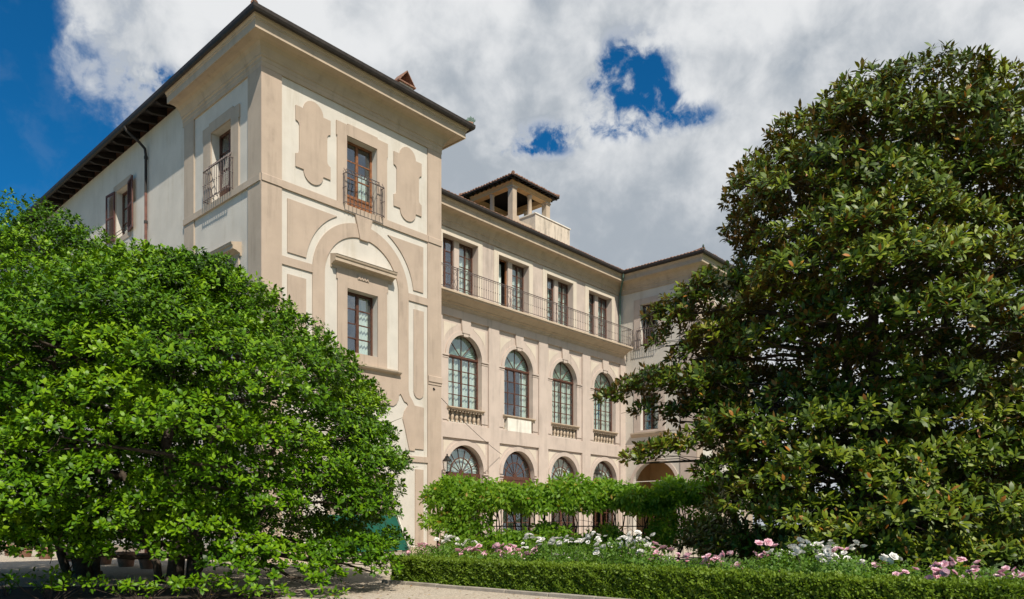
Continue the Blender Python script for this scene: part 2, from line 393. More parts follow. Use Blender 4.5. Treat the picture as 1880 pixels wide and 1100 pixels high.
def basket_rail(fac, x0, x1, z0, z1, proj=.27, lift=.22):
    """wrought-iron balconet: bars with collars, two rails, belly at the foot"""
    root = fac.node('balcony_railing', (x0+x1)/2, 0, z0); w = (x1-x0)/2; h = z1-z0
    for zz, t in ((0.0, .018), (h, .024)):
        MB().tube([(-w, -.02, zz), (-w, -proj, zz), (w, -proj, zz), (w, -.02, zz)], t, 5).build('rail', 'iron', root)
    MB().tube([(-w*.86, -.02, h+lift), (-w*.86, -proj*.45, h+lift), (w*.86, -proj*.45, h+lift), (w*.86, -.02, h+lift)], .018, 5).build('handrail', 'iron', root)
    n = max(6, int(round(2*w/.19)))
    bar = MB().tube([(0, .03, -.07), (0, -.02, -.04), (0, 0, 0), (0, 0, h), (0, proj*.3, h+lift*.5), (0, proj*.55, h+lift)], .014, 5)
    bar.lathe([(.012, h*.50), (.028, h*.515), (.028, h*.535), (.012, h*.55)], 6); bar.lathe([(.012, h*.44), (.022, h*.45), (.012, h*.47)], 6)
    me = bar.mesh('bar', 'iron')
    side = MB().tube([(0, 0, 0), (0, 0, h)], .0125, 5); side.lathe([(.012, h*.50), (.028, h*.515), (.028, h*.535), (.012, h*.55)], 6)
    ms = side.mesh('bar', 'iron')
    for i in range(n+1): link('bar', me, root, (-w+2*w*i/n, -proj, 0))
    for s in (-1, 1):
        for k in (.33, .67): link('bar', ms, root, (s*w, -proj*k, 0))
    return root

def upper_window(fac, x0, x1, z0, z1, wood='wood_light', y=.34, rail=True):
    w = fac.node('window', (x0+x1)/2, y, z0); hw = (x1-x0)/2
    grid_window(w, -hw, hw, 0, z1-z0, 2, 3, wood, .085, .045, .12, .52)
    curtain_mb(.12, hw-.1, .15, (z1-z0)*.62, .22, 4).build('curtain', 'curtain', w)
    s = .20
    if rail: basket_rail(fac, x0-s, x1+s, z0-.02, z0+1.16)
    return w
def noble_window(fac, x0, x1, z0, z1, hood=True):
    w = fac.node('window', (x0+x1)/2, .34, z0); hw = (x1-x0)/2
    grid_window(w, -hw, hw, 0, z1-z0, 2, 4, 'wood', .085, .045, .13)
    curtain_mb(.1, hw-.08, .1, (z1-z0)*.98, .20, 4).build('curtain', 'curtain', w)
    curtain_mb(-hw+.1, -hw+.35, .1, (z1-z0)*.98, .20, 2).build('curtain', 'curtain_sage', w)

def hood(fac, xa, xb, z, proj=.42):
    prof = [(-.02, z-.34), (.05, z-.34), (.07, z-.24), (.18, z-.20), (.20, z-.17), (proj-.06, z-.15), (proj-.06, z-.02), (proj-.02, z), (proj, z+.07), (proj+.02, z+.09), (-.02, z+.20)]
    fac.part('window_hood', MB().sweep([(xa, 0.0), (xa, -.001), (xb, -.001), (xb, 0.0)][1:3], prof), 'trim')

def cartouche(fac, cx):
    hw, iw = .78, .62; zt, n1, n2, n3, n4, zb = 17.44, 16.88, 16.70, 15.78, 15.60, 15.10
    right = [(hw, zb), (hw, n4)] + [(hw-(hw-iw)*math.sin(R(t)), n4+(n3-n4)*(1-math.cos(R(t)))) for t in (30, 60, 90)] \
        + [(iw+(hw-iw)*(1-math.cos(R(t))), n2+(n1-n2)*math.sin(R(t))) for t in (0, 30, 60, 90)] + [(hw, zt)]
    pts = arc(0, zb, .44, 180, 360, 14) + right + arc(0, zt, .44, 0, 180, 14) + [(-x, z) for x, z in right[::-1]]
    fac.part('cartouche_panel', MB().prism([(cx+x, z) for x, z in pts], -.05, .002), 'tan')

def pav_front(fac, W, main=True):
    """the projecting block: cream field, tan pilasters, great blind arch"""
    zc = 11.35; ac = 4.53
    holes = [rect(3.71, 5.23, 14.38, 17.18), rect(3.73, 5.27, 8.45, 11.0)]
    fac.part('wall', MB().prism(rect(0, W, 0, 19.45), 0, .5, holes), 'cream')
    fac.part('pilaster', MB().box(-.06, .78, -.06, .002, 0, 18.29), 'tan')
    fac.part('pilaster', MB().box(8.05, W+.06, -.06, .002, 0, 18.29), 'tan')
    fac.part('string_course', MB().prism(rect(.78, 8.05, 14.08, 14.36), -.07, .002), 'tan')
    fac.part('string_course', MB().sweep([(-.06, 0), (.78, 0)], [(.05, 14.08), (.10, 14.08), (.10, 14.33), (.07, 14.36), (.05, 14.36)]), 'tan')
    fac.part('string_course', MB().sweep([(8.05, 0), (W+.06, 0)], [(.05, 14.08), (.10, 14.08), (.10, 14.33), (.07, 14.36), (.05, 14.36)]), 'tan')
    cartouche(fac, 2.16); cartouche(fac, 6.91)
    # spandrels
    def span(xw, sgn):
        a = [(ac+sgn*2.72*math.cos(R(t)), zc+2.72*math.sin(R(t))) for t in range(8, 63, 3)]
        return [(xw, 11.73)] + a + [(xw, 13.76)]
    fac.part('spandrel_panel', MB().prism(span(1.03, -1), -.045, .002), 'tan')
    fac.part('spandrel_panel', MB().prism(span(7.79, 1), -.045, .002), 'tan')
    # great arch band with its legs
    band = [(ac-2.41, 7.3)] + arc(ac, zc, 2.41, 180, 0, 40) + [(ac+2.41, 7.3), (ac+2.47, 7.05), (ac+2.62, 6.88), (ac+2.75, 6.66), (7.82, 6.62), (7.82, 4.76), (7.3, 4.76), (7.3, 4.66), (7.0, 4.66)]
    inner = [(6.75, 5.6), (6.62, 6.0), (6.72, 6.35), (6.92, 6.62), (6.86, 6.72), (6.70, 6.78), (6.55, 7.0), (6.39, 7.2)] + arc(ac, zc, 1.86, 0, 180, 32) + [(ac-1.86, 7.3)]
    fac.part('arch_band', MB().prism((band+inner)[::-1], -.05, .002), 'tan')
    fac.part('keystone', MB().prism([(4.10, 14.085), (4.34, 13.14), (4.75, 13.14), (4.96, 14.085)], -.10, .002), 'tan')
    for xa, xb in ((.78, 2.12), (6.94, 8.05)):
        fac.part('impost_band', MB().prism(rect(xa, xb, 11.22, 11.53), -.055, .002), 'tan')
    for xa, xb in ((1.03, 1.83), (7.25, 7.82)):
        c = (xa+xb)/2; r = (xb-xa)/2
        fac.part('strip_panel', MB().prism(arc(c, 7.28, r, 180, 360, 12)+[(xb, 10.9), (xa, 10.9)], -.045, .002), 'tan')
    fac.part('apron', MB().prism([(2.3, 7.74), (2.3, 6.5), (6.1, 6.5), (6.28, 6.62), (6.40, 6.85), (6.40, 7.0), (6.52, 7.1), (6.52, 7.74)], -.048, .002), 'tan')
    # windows
    sur = [(3.25, 14.36), (3.25, 17.02), (3.21, 17.02), (3.21, 17.60), (3.75, 17.60), (3.75, 17.66), (5.25, 17.66), (5.25, 17.60), (5.79, 17.60), (5.79, 17.02), (5.75, 17.02), (5.75, 14.36)]
    fac.part('window_surround', MB().prism(sur+[(5.23, 14.36), (5.23, 17.18), (3.71, 17.18), (3.71, 14.36)], -.06, .002), 'tan')
    s1 = [(3.27, 8.02), (3.27, 11.28), (3.22, 11.28), (3.22, 11.72), (5.80, 11.72), (5.80, 11.28), (5.75, 11.28), (5.75, 8.02)]
    fac.part('window_surround', MB().prism(s1+[(5.27, 8.02), (5.27, 11.0), (3.73, 11.0), (3.73, 8.02)], -.06, .002), 'tan')
    fac.part('window_surround', MB().prism(rect(3.73, 5.27, 8.02, 8.45), -.04, .002), 'tan')
    hood(fac, 2.95, 6.02, 12.02)
    br = MB().box(4.22, 4.78, -.09, -.055, 11.46, 11.68)
    for k in range(4): br.box(4.26+k*.135, 4.33+k*.135, -.11, -.085, 11.49, 11.65)
    fac.part('bracket', br, 'tan')
    fac.part('window_sill', MB().sweep([(2.55, 0), (6.42, 0)], [(-.02, 7.72), (.06, 7.72), (.08, 7.82), (.20, 7.88), (.24, 7.94), (.24, 8.0), (-.02, 8.03)]), 'trim')
    upper_window(fac, 3.71, 5.23, 14.38, 17.18)
    noble_window(fac, 3.73, 5.27, 8.45, 11.0)
    # lower storey
    fac.part('string_course', MB().prism(rect(.78, 8.05, 4.18, 4.43), -.06, .002), 'tan')
    fac.part('string_course', MB().sweep([(.78, 0), (2.95, 0)], [(.04, 4.36), (.12, 4.4), (.12, 4.48), (.04, 4.5)]), 'tan')
    for xa, xb in ((1.03, 1.7), (7.33, 7.80)):
        fac.part('strip_panel', MB().prism(rect(xa, xb, .5, 3.86), -.045, .002), 'tan')
    fac.part('niche_panel', MB().prism([(2.6, .45), (6.4, .45)]+arc(4.5, 2.1, 1.7, 0, 180, 20), -.045, .002), 'tan')
    fac.part('plinth', MB().prism(rect(.78, 8.05, 0, .42), -.09, .002), 'trim')
    for xa, xb in ((-.06, .78), (8.05, W+.06)):
        fac.part('pilaster_cap', MB().sweep([(xa, 0), (xb, 0)], [(.05, 7.70), (.09, 7.72), (.09, 7.80), (.13, 7.84), (.13, 8.08), (.05, 8.12)]), 'tan')
pav_front(TF, 8.8)
pav_front(PF, 8.8)

# --- tower, west flank (x = -v)
holesW = [rect(-3.9, -2.25, 14.42, 17.18), rect(-3.9, -2.25, 8.45, 11.0), rect(-13.88, -12.38, 15.46, 17.80), rect(-3.9, -2.3, 0.9, 3.4)]
TS.part('wall', MB().prism(rect(-42, -.5, 0, 19.45), 0, .5, holesW), 'cream')
TS.part('pilaster', MB().box(-.94, 0, -.06, .002, 0, 18.29), 'tan_side')
TS.part('pilaster', MB().box(-6.3, -5.41, -.06, .002, 0, 18.29), 'tan_side')
TS.part('string_course', MB().sweep([(-6.32, 0), (-.0, 0)], [(-.002, 14.08), (.10, 14.08), (.10, 14.33), (.07, 14.36), (-.002, 14.36)]), 'tan_side')
sur = [(-4.55, 14.36), (-4.55, 17.0), (-4.6, 17.0), (-4.6, 17.52), (-4.05, 17.52), (-4.05, 17.6), (-2.1, 17.6), (-2.1, 17.52), (-1.6, 17.52), (-1.6, 17.0), (-1.65, 17.0), (-1.65, 14.36)]
TS.part('window_surround', MB().prism(sur+[(-2.25, 14.36), (-2.25, 17.18), (-3.9, 17.18), (-3.9, 14.36)], -.06, .002), 'tan_side')
upper_window(TS, -3.9, -2.25, 14.42, 17.18, 'wood')
noble_window(TS, -3.9, -2.25, 8.45, 11.0)
TS.part('window_surround', MB().prism(rect(-4.55, -1.65, 8.1, 11.72), -.06, .002, [rect(-3.9, -2.25, 8.45, 11.0)]), 'tan_side')
hood(TS, -4.7, -1.5, 12.02)
def barred(fac, x0, x1, z0, z1):
    root = fac.node('window', (x0+x1)/2, .3, z0); hw = (x1-x0)/2; h = z1-z0
    grid_window(root, -hw, hw, 0, h, 2, 3, 'wood')
    b = MB().tube([(0, 0, -.05), (0, 0, h+.05)], .016, 6).mesh('bar', 'black_iron')
    for i in range(9): link('bar', b, root, (-hw+2*hw*(i+.5)/9, -.36, 0))
    for k in (.2, .5, .8): MB().box(-hw-.05, hw+.05, -.37, -.35, h*k-.02, h*k+.02).build('crossbar', 'black_iron', root)
barred(TS, -3.9, -2.3, 0.9, 3.4)
TS.part('plinth', MB().box(-42, -.94, -.07, .002, 0, .42), 'trim')
# side wing window with louvred shutters
TS.part('window_surround', MB().prism(rect(-14.2, -12.06, 15.2, 18.12), -.03, .002, [rect(-13.88, -12.38, 15.46, 17.80)]), 'tan_side')
sw = TS.node('window', -13.13, .3, 15.46)
grid_window(sw, -.75, .75, 0, 2.34, 2, 3, 'wood', .08, .04, .11)
curtain_mb(-.6, .6, .1, 2.2, .25, 6).build('curtain', 'curtain', sw)
for z in (.14, .30): MB().tube([(-.75, -.34, z), (.75, -.34, z)], .014, 5).build('guard_rail', 'black_iron', sw)
def shutter(x, tilt):
    s = TS.node('shutter', x, -.10, 15.42); s.rotation_euler = (0, 0, TS.r+tilt)
    f = MB(); w, h = .45, 2.42
    f.box(-w, -w+.08, -.03, .03, 0, h); f.box(w-.08, w, -.03, .03, 0, h); f.box(-w+.08, w-.08, -.03, .03, 0, .14); f.box(-w+.08, w-.08, -.03, .03, h-.1, h); f.box(-w+.08, w-.08, -.029, .029, h*.5-.04, h*.5+.04)
    f.build('frame', 'shutter', s)
    l = MB()
    for k in range(38):
        z = .17+k*.057
        if abs(z-h*.5) < .06: continue
        l.add([(-w+.08, -.028, z), (w-.08, -.028, z), (w-.08, .02, z+.05), (-w+.08, .02, z+.05), (-w+.08, -.028, z+.012), (w-.08, -.028, z+.012), (w-.08, .02, z+.062), (-w+.08, .02, z+.062)], [(0,1,2,3),(4,7,6,5),(0,4,5,1),(2,6,7,3)])
    l.build('louvre', 'shutter', s)
shutter(-14.40, R(5)); shutter(-11.92, R(-9))
# eaves of the side wing: boards, rafters
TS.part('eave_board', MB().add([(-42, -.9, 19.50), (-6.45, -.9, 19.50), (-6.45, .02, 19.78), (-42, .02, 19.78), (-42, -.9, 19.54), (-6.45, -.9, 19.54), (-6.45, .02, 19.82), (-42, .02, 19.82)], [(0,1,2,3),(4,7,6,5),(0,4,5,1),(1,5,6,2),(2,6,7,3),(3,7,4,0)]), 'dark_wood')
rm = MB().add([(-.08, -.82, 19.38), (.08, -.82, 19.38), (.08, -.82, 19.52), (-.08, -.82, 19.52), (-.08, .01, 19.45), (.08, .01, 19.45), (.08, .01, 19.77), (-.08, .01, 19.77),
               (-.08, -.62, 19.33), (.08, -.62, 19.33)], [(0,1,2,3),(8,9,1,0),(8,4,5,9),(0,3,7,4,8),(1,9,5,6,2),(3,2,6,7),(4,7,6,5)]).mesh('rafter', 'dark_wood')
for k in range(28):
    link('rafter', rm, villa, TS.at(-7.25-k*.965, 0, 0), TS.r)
TS.part('drain_pipe', MB().tube([(-10.35, -.93, 19.42), (-10.32, -.88, 19.25), (-10.2, -.35, 18.86), (-10.12, -.14, 18.62), (-10.1, -.11, 18.3), (-10.1, -.11, 0)], .062, 8), 'gutter', True)
for z in (18.15, 15.2, 12.0): TS.part('pipe_collar', MB().lathe([(.062, z), (.085, z+.01), (.085, z+.13), (.062, z+.14)], 8, (-10.1, -.11)), 'gutter')
TS.part('copper_pipe', MB().tube([(-10.1, -.11, 0), (-10.1, -.11, 16.6)], .066, 8), 'shutter', True)

# --- cornices, gutters
def cornice_prof(dz):
    return [(a, b+dz) for a, b in [(-.1, 18.29), (.075, 18.29), (.075, 18.47), (.095, 18.49), (.095, 18.60), (.15, 18.64), (.15, 18.70), (.19, 18.76), (.25, 18.90), (.35, 19.01), (.48, 19.06), (.78, 19.07), (.78, 19.03),
            (.84, 19.03), (.84, 19.31), (.875, 19.33), (.875, 19.37), (.93, 19.41), (.96, 19.47), (.96, 19.50), (-.1, 19.50)]]
def gutter_prof(dz):
    return [(a, b+dz) for a, b in [(.93, 19.49), (1.04, 19.42), (1.12, 19.45), (1.16, 19.53), (1.16, 19.66), (1.12, 19.66), (1.11, 19.56), (.95, 19.58)]]
villa_part = lambda name, mb, mat: mb.build(name, mat, villa)
villa_part('cornice', MB().sweep([(0, 6.4), (0, 0), (8.8, 0), (8.8, 6.5)], cornice_prof(0), scale=[.87, 1, 1]), 'trim')
villa_part('gutter', MB().sweep([(0, 42), (0, 0), (8.8, 0), (8.8, 6.3)], gutter_prof(0), scale=[.84, 1, 1]), 'gutter')
villa_part('cornice', MB().sweep([(8.8, VW2), (UP, VW2), (UP, 0), (UP+8.8, 0), (UP+8.8, 8)], cornice_prof(.30)), 'trim')
villa_part('gutter', MB().sweep([(9.9, VW2), (UP, VW2), (UP, 0), (UP+8.8, 0), (UP+8.8, 8)], gutter_prof(.32)), 'gutter')
villa_part('drain_pipe', MB().tube([(31.75, 5.33, 19.80), (31.78, 5.36, 19.55), (32.45, 6.0, 19.0), (32.62, 6.2, 18.7), (32.66, 6.24, 18.0), (32.66, 6.24, 14.5)], .07, 8), 'verdigris')
# remaining shell
sh = MB()
sh.box(8.3, 8.8, .5, VW+.5, 0, 19.45); sh.box(0, 8.8, 42, 42.4, 0, 19.45); sh.box(8.4, 8.8, 14, 42, 0, 19.45)
sh.box(8.8, UP+8.8, 16, 16.4, 0, 19.8); sh.box(UP+8.3, UP+8.8, .5, 16, 0, 19.8)
villa_part('outer_wall', sh, 'cream')
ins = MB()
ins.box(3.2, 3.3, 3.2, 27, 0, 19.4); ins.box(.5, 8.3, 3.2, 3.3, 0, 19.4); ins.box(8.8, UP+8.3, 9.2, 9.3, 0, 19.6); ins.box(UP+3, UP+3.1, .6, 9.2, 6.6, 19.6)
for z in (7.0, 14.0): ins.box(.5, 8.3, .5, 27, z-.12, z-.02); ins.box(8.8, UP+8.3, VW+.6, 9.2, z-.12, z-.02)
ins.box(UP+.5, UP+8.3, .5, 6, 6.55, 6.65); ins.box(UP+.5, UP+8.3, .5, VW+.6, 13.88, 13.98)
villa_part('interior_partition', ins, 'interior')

# --- arched wing: ground and first floor
BAYS = [16.26+4.685*k for k in range(-1, 4)]
lay = []; lay2 = []
for c in BAYS:
    lay.append([(c-1.87, 0.02), (c+1.87, 0.02), (c+1.87, 6.40), (c-1.87, 6.40)])
    lay.append([(c-1.89, 7.22), (c+1.89, 7.22), (c+1.89, 13.33), (c+.38, 13.33), (c+.30, 12.55), (c-.30, 12.55), (c-.38, 13.33), (c-1.89, 13.33)])
    lay2.append([(c-1.5, .04), (c+1.5, .04)]+arc(c, 4.55, 1.5, 0, 180, 32))
    lay2.append([(c-1.36, 8.2), (c+1.36, 8.2)]+arc(c, 11.1, 1.36, 0, 180, 32))
    lay2.append(rect(c-1.42, c+1.42, 7.30, 8.04))
WF.part('wall', MB().prism(rect(8.8, UP, 0, 13.97), -.03, .10, lay), 'tan_wing')
WF.part('wall', MB().prism(rect(8.8, UP, 0, 13.97), .10, .5, lay2), 'tan_wing')
protos = []
def wing_bay(c, plaque=False):
    for r0, r1, cz in ((1.5, 1.76, 4.55), (1.36, 1.58, 11.1)):
        WF.part('archivolt', MB().prism(arc(c, cz, r1, 0, 180, 36)+arc(c, cz, r0, 180, 0, 36), .03, .102), 'tan_wing')
    for s in (-1, 1):
        a = [(c+s*1.93*math.cos(R(t)), 11.1+1.93*math.sin(R(t))) for t in range(33, 67, 3)]
        WF.part('spandrel_panel', MB().prism([(c+s*1.68, 11.85)]+a+[(c+s*.66, 12.98), (c+s*1.68, 12.98)], .088, .102), 'cream_warm')
        b = [(c+s*1.92*math.cos(R(t)), 4.55+1.92*math.sin(R(t))) for t in range(31, 60, 4)]
        WF.part('spandrel_panel', MB().prism([(c+s*1.70, 5.38)]+b+[(c+s*.80, 6.25), (c+s*1.70, 6.25)], .088, .102), 'cream_warm')
        xa, xb = sorted((c+s*1.34, c+s*1.89)); m = MB()
        m.box(xa, xb, .0, .101, 11.06, 11.15); m.box(xa, xb, .03, .101, 10.93, 10.99); m.box(xa+.02, xb-.02, .055, .101, 7.42, 10.93)
        WF.part('impost', m, 'tan_wing')
        xa, xb = sorted((c+s*1.47, c+s*1.87)); m = MB()
        m.box(xa, xb, .0, .14, 4.38, 4.46); m.box(xa, xb, .03, .14, 4.22, 4.29); m.box(xa+.02, xb, .06, .101, .0, 4.22)
        WF.part('impost', m, 'tan_wing')
    WF.part('keystone', MB().prism([(c-.17, 12.36), (c+.17, 12.36), (c+.26, 12.72), (c-.26, 12.72)], .0, .12), 'tan_wing')
    # sill and balustrade
    WF.part('window_sill', MB().sweep([(c-1.5, 0), (c+1.5, 0)], [(-.35, 8.04), (.0, 8.04), (.02, 8.10), (.10, 8.13), (.10, 8.19), (-.35, 8.21)]), 'trim')
    d = MB()
    for k in range(13): d.box(c-1.38+k*.22, c-1.28+k*.22, .02, .10, 7.955, 8.038)
    WF.part('dentil_row', d, 'trim')
    WF.part('niche_back', MB().box(c-1.42, c+1.42, .40, .45, 7.30, 8.04), 'cream')
    bal = WF.node('balustrade', c, .26, 7.30)
    MB().box(-1.42, 1.42, -.07, .2, 0, .05).build('base', 'cream', bal)
    prof = [(.085, .05), (.085, .10), (.05, .12), (.055, .18), (.105, .33), (.11, .40), (.09, .48), (.055, .53), (.055, .58), (.09, .61), (.09, .66)]
    up = MB().lathe(prof, 12).mesh('baluster', 'trim', True); dn = MB().lathe([(r, .71-z) for r, z in prof][::-1], 12).mesh('baluster', 'trim', True)
    for k in range(8):
        if plaque and 0 < k < 7: continue
        link('baluster', dn if k % 2 == 0 else up, bal, (-1.24+k*.354, 0, 0))
    if plaque: WF.part('marble_plaque', MB().box(c-1.12, c+1.12, -.03, .30, 7.22, 8.02), 'white_stone', bevel=.01)
for i, c in enumerate(BAYS): wing_bay(c, i == 2)
def arch_window(c, dark):
    w = WF.node('window', c, .42, 8.2)
    grid_window(w, -1.36, 1.36, 0, 2.98, 4, 4, 'wood', .08, .05, .09)
    MB().box(-1.36, 1.36, -.06, .06, 2.94, 3.06).build('transom', 'wood', w)
    fan_frame(w, 2.98, 1.345, 4, 'wood', None, .06)
    fan_curtain(w, 3.0, 1.3, .16, 'curtain_sage')
    spans = [(-1.3, -.72), (.70, 1.3)] if dark else [(-1.3, -.05), (.03, 1.3)]
    for a, b in spans: curtain_mb(a, b, .1, 2.9, .2, 5 if not dark else 3, .035).build('curtain', 'curtain', w)
for i, c in enumerate(BAYS):
    if i: arch_window(c, i == 2)
def garden_door(c, curtained):
    w = WF.node('garden_door', c, .40, 0)
    fan_frame(w, 4.45, 1.49, 7, 'wood', .88, .15)
    MB().box(-1.5, 1.5, -.08, .10, 4.22, 4.45).build('transom', 'wood', w, bevel=.01)
    MB().box(-1.5, 1.5, -.05, .08, 3.9, 4.22).build('lintel', 'wood', w)
    grid_window(w, -1.5, 1.5, 0, 3.9, 4, 4, 'wood', .12, .05, .16, .7)
    if curtained: fan_curtain(w, 4.5, 1.4, .18, 'curtain')
for i, c in enumerate(BAYS):
    if i: garden_door(c, i != 2)
# --- terrace / balcony
WF.part('balcony_slab', MB().sweep([(8.8, 0), (32.50, 0), (32.50, .5)][:2], [(-.5, 14.47), (.92, 14.47), (.93, 14.36), (.86, 14.33), (.86, 14.28), (.74, 14.26), (.60, 14.22), (.42, 14.10), (.30, 14.06), (.30, 14.02), (.16, 13.97), (.14, 13.88), (.08, 13.86), (.08, 13.78), (-.002, 13.78), (-.5, 13.9)]), 'trim')
rail = WF.node('balcony_railing', 0, -.84, 14.47)
H = 1.30
for (x0, x1, y0, y1, z0, z1) in ((9.0, 32.42, -.022, .022, H-.012, H+.022), (9.0, 32.42, -.014, .014, H-.10, H-.08), (9.0, 32.42, -.014, .014, .10, .13), (32.38, 32.42, .023, .85, H-.012, H+.022), (32.385, 32.415, .015, .85, .10, .13)):
    MB().box(x0, x1, y0, y1, z0, z1).build('rail', 'iron', rail)
bm_ = MB().tube([(0, 0, .1), (0, 0, H-.02)], .011, 5); bm_.lathe([(.011, .60), (.026, .62), (.026, .66), (.011, .68)], 6); bar_me = bm_.mesh('bar', 'iron')
PANELS = [c-2.02 for c in BAYS[1:]]+[32.05]
x = 9.1; nb = 0
while x < 32.35:
    if all(abs(x-p-.25) > .30 for p in PANELS): link('bar', bar_me, rail, (x, 0, 0)); nb += 1
    x += .19
for k in range(4): link('bar', bar_me, rail, (32.40, .2+.19*k, 0))
pn = MB()
for x0 in (0, .5): pn.box(x0-.018, x0+.018, -.018, .018, 0, H)
def scroll(pts, r=.012): pn.tube([(p[0], 0, p[1]) for p in pts], r, 5)
for s in (0, 1):
    f = lambda x, z: ((x if not s else .5-x), z)
    scroll([f(.02, .12), f(.10, .30), f(.22, .55), f(.25, .85), f(.16, 1.05), f(.05, 1.0), f(.06, .88), f(.14, .90)])
    scroll([f(.02, .75), f(.14, .62), f(.24, .40), f(.22, .20), f(.10, .16), f(.06, .26), f(.13, .32)])
    scroll([f(.25, 1.2), f(.12, 1.16), f(.04, 1.08)])
scroll([(.25, .12), (.25, 1.2)], .014)
pme = pn.mesh('scroll_panel', 'iron')
for p in PANELS: link('scroll_panel', pme, rail, (p, 0, 0))
# --- second floor of the wing
WU.part('wall', MB().prism(rect(8.8, UP, 14.0, 19.6), 0, .5, [rect(c-1.44, c+1.44, 14.48, 18.15) for c in BAYS]), 'tan_wing')
for i, c in enumerate(BAYS):
    if not i: continue
    WU.part('window_surround', MB().prism([(c-1.84, 14.47), (c-1.84, 18.52), (c+1.84, 18.52), (c+1.84, 14.47), (c+1.44, 14.47), (c+1.44, 18.15), (c-1.44, 18.15), (c-1.44, 14.47)], -.04, .002), 'cream_warm')
    WU.part('window_surround', MB().prism([(c-1.56, 14.47), (c-1.56, 18.27), (c+1.56, 18.27), (c+1.56, 14.47), (c+1.44, 14.47), (c+1.44, 18.15), (c-1.44, 18.15), (c-1.44, 14.47)], -.065, -.038), 'cream_warm')
    WU.part('window_post', MB().box(c-.20, c+.20, .30, .55, 14.47, 18.15), 'tan_wing')
    for s in (-1, 1):
        w = WU.node('balcony_door', c+s*.82, .46, 14.48)
        if i == 2 and s == -1:     # this leaf stands open
            f = MB(); f.box(-.62, -.54, -.03, .06, 0, 3.66); f.box(.54, .62, -.03, .06, 0, 3.66); f.box(-.54, .54, -.03, .06, 3.58, 3.66); f.build('frame', 'wood_light', w)
            curtain_mb(.05, .45, .6, 3.5, .30, 3).build('curtain', 'curtain', w)
        else:
            grid_window(w, -.62, .62, 0, 3.66, 2, 5, 'wood', .085, .045, .09, .30)
            if not (i == 1 and s == -1): curtain_mb(-.5, .5, .2, 3.4, .2, 4).build('curtain', 'curtain', w)
            else: curtain_mb(-.55, -.2, .2, 3.4, .2, 3).build('curtain', 'curtain', w)

# --- east pavilion, flank towards the court
PS.part('wall', MB().prism(rect(-VW2-.5, -.5, 0, 19.75), 0, .5, [rect(-4.55, -3.05, 14.5, 17.58), rect(-4.55, -3.05, 8.35, 11.0), [(-5.25, .02), (-1.55, .02)]+arc(-3.4, 4.2, 1.85, 0, 180, 28)]), 'cream')
PS.part('pilaster', MB().box(-1.25, 0, -.06, .002, 0, 18.6), 'tan_wing')
PS.part('window_surround', MB().prism([(-5.12, 14.36), (-5.12, 18.0), (-2.5, 18.0), (-2.5, 14.36), (-3.05, 14.36), (-3.05, 17.58), (-4.55, 17.58), (-4.55, 14.36)], -.05, .002), 'tan_wing')
upper_window(PS, -4.55, -3.05, 14.5, 17.58, 'wood'); noble_window(PS, -4.55, -3.05, 8.35, 11.0)
PS.part('window_surround', MB().prism(rect(-5.1, -2.5, 8.2, 11.75), -.05, .002, [rect(-4.55, -3.05, 8.35, 11.0)]), 'tan_wing')
hood(PS, -5.35, -2.3, 12.2)
PS.part('window_sill', MB().sweep([(-5.3, 0), (-2.3, 0)], [(-.02, 7.85), (.08, 7.86), (.2, 8.0), (.25, 8.08), (.25, 8.16), (-.02, 8.2)]), 'trim')
PS.part('string_course', MB().box(-VW, -1.25, -.08, .002, 7.05, 7.30), 'tan_wing')
PS.part('archivolt', MB().prism(arc(-3.4, 4.2, 2.1, 0, 180, 30)+arc(-3.4, 4.2, 1.85, 180, 0, 30), -.05, .002), 'tan_wing')
lg = MB(); lg.prism(rect(-VW2, -.5, 0, 6.54), 4.0, 4.2, [[(-5.0, .3), (-2.0, .3)]+arc(-3.5, 3.6, 1.5, 0, 180, 20)]); lg.box(-VW2, -.5, 5.4, 5.5, 0, 6.5); lg.box(-6.3, -6.2, .5, 4, 0, 6.54); lg.box(-VW2, -.5, .5, 5.4, 6.42, 6.54)
PS.part('loggia_vault', lg, 'ochre')
PS.part('tie_rod', MB().tube([(-5.25, .25, 4.6), (-1.55, .25, 4.6)], .025, 6), 'white_stone')

# --- roofs: barrel tiles laid in courses
def tile_face(mb, e0, e1, up, rise, run_fn, step=.26, r=.105):
    """eave from e0 to e1 (plan), up = inward plan unit vector, rise = slope, run_fn(t along) -> run length"""
    e0 = Vector(e0); e1 = Vector(e1); d = (e1-e0); Ln = d.length; d.normalize(); up = Vector(up); n = int(Ln/step)
    for i in range(n):
        t = (i+.5)*Ln/n; run = run_fn(t)
        if run < .25: continue
        b = e0+d*t
        j = random.uniform(-.03, .03); dz = random.uniform(-.008, .012)
        segs = max(1, min(3, int(run/2)))
        vs = []; fs = []
        for s in range(2):
            q = b+up*(j if s == 0 else run)
            rr_ = r*(1.08 if s == 0 else .95)
            for k in range(6):
                a = PI*k/5; o = d*(rr_*math.cos(a)); vs.append((q.x+o.x, q.y+o.y, EZ+dz+rise*(max(0, (q-b).dot(up)))+rr_*.85*math.sin(a)))
        for k in range(5): fs.append((k, k+1, k+7, k+6))
        fs.append((0, 1, 2, 3, 4, 5))
        mb.add(vs, fs)
SL = .36
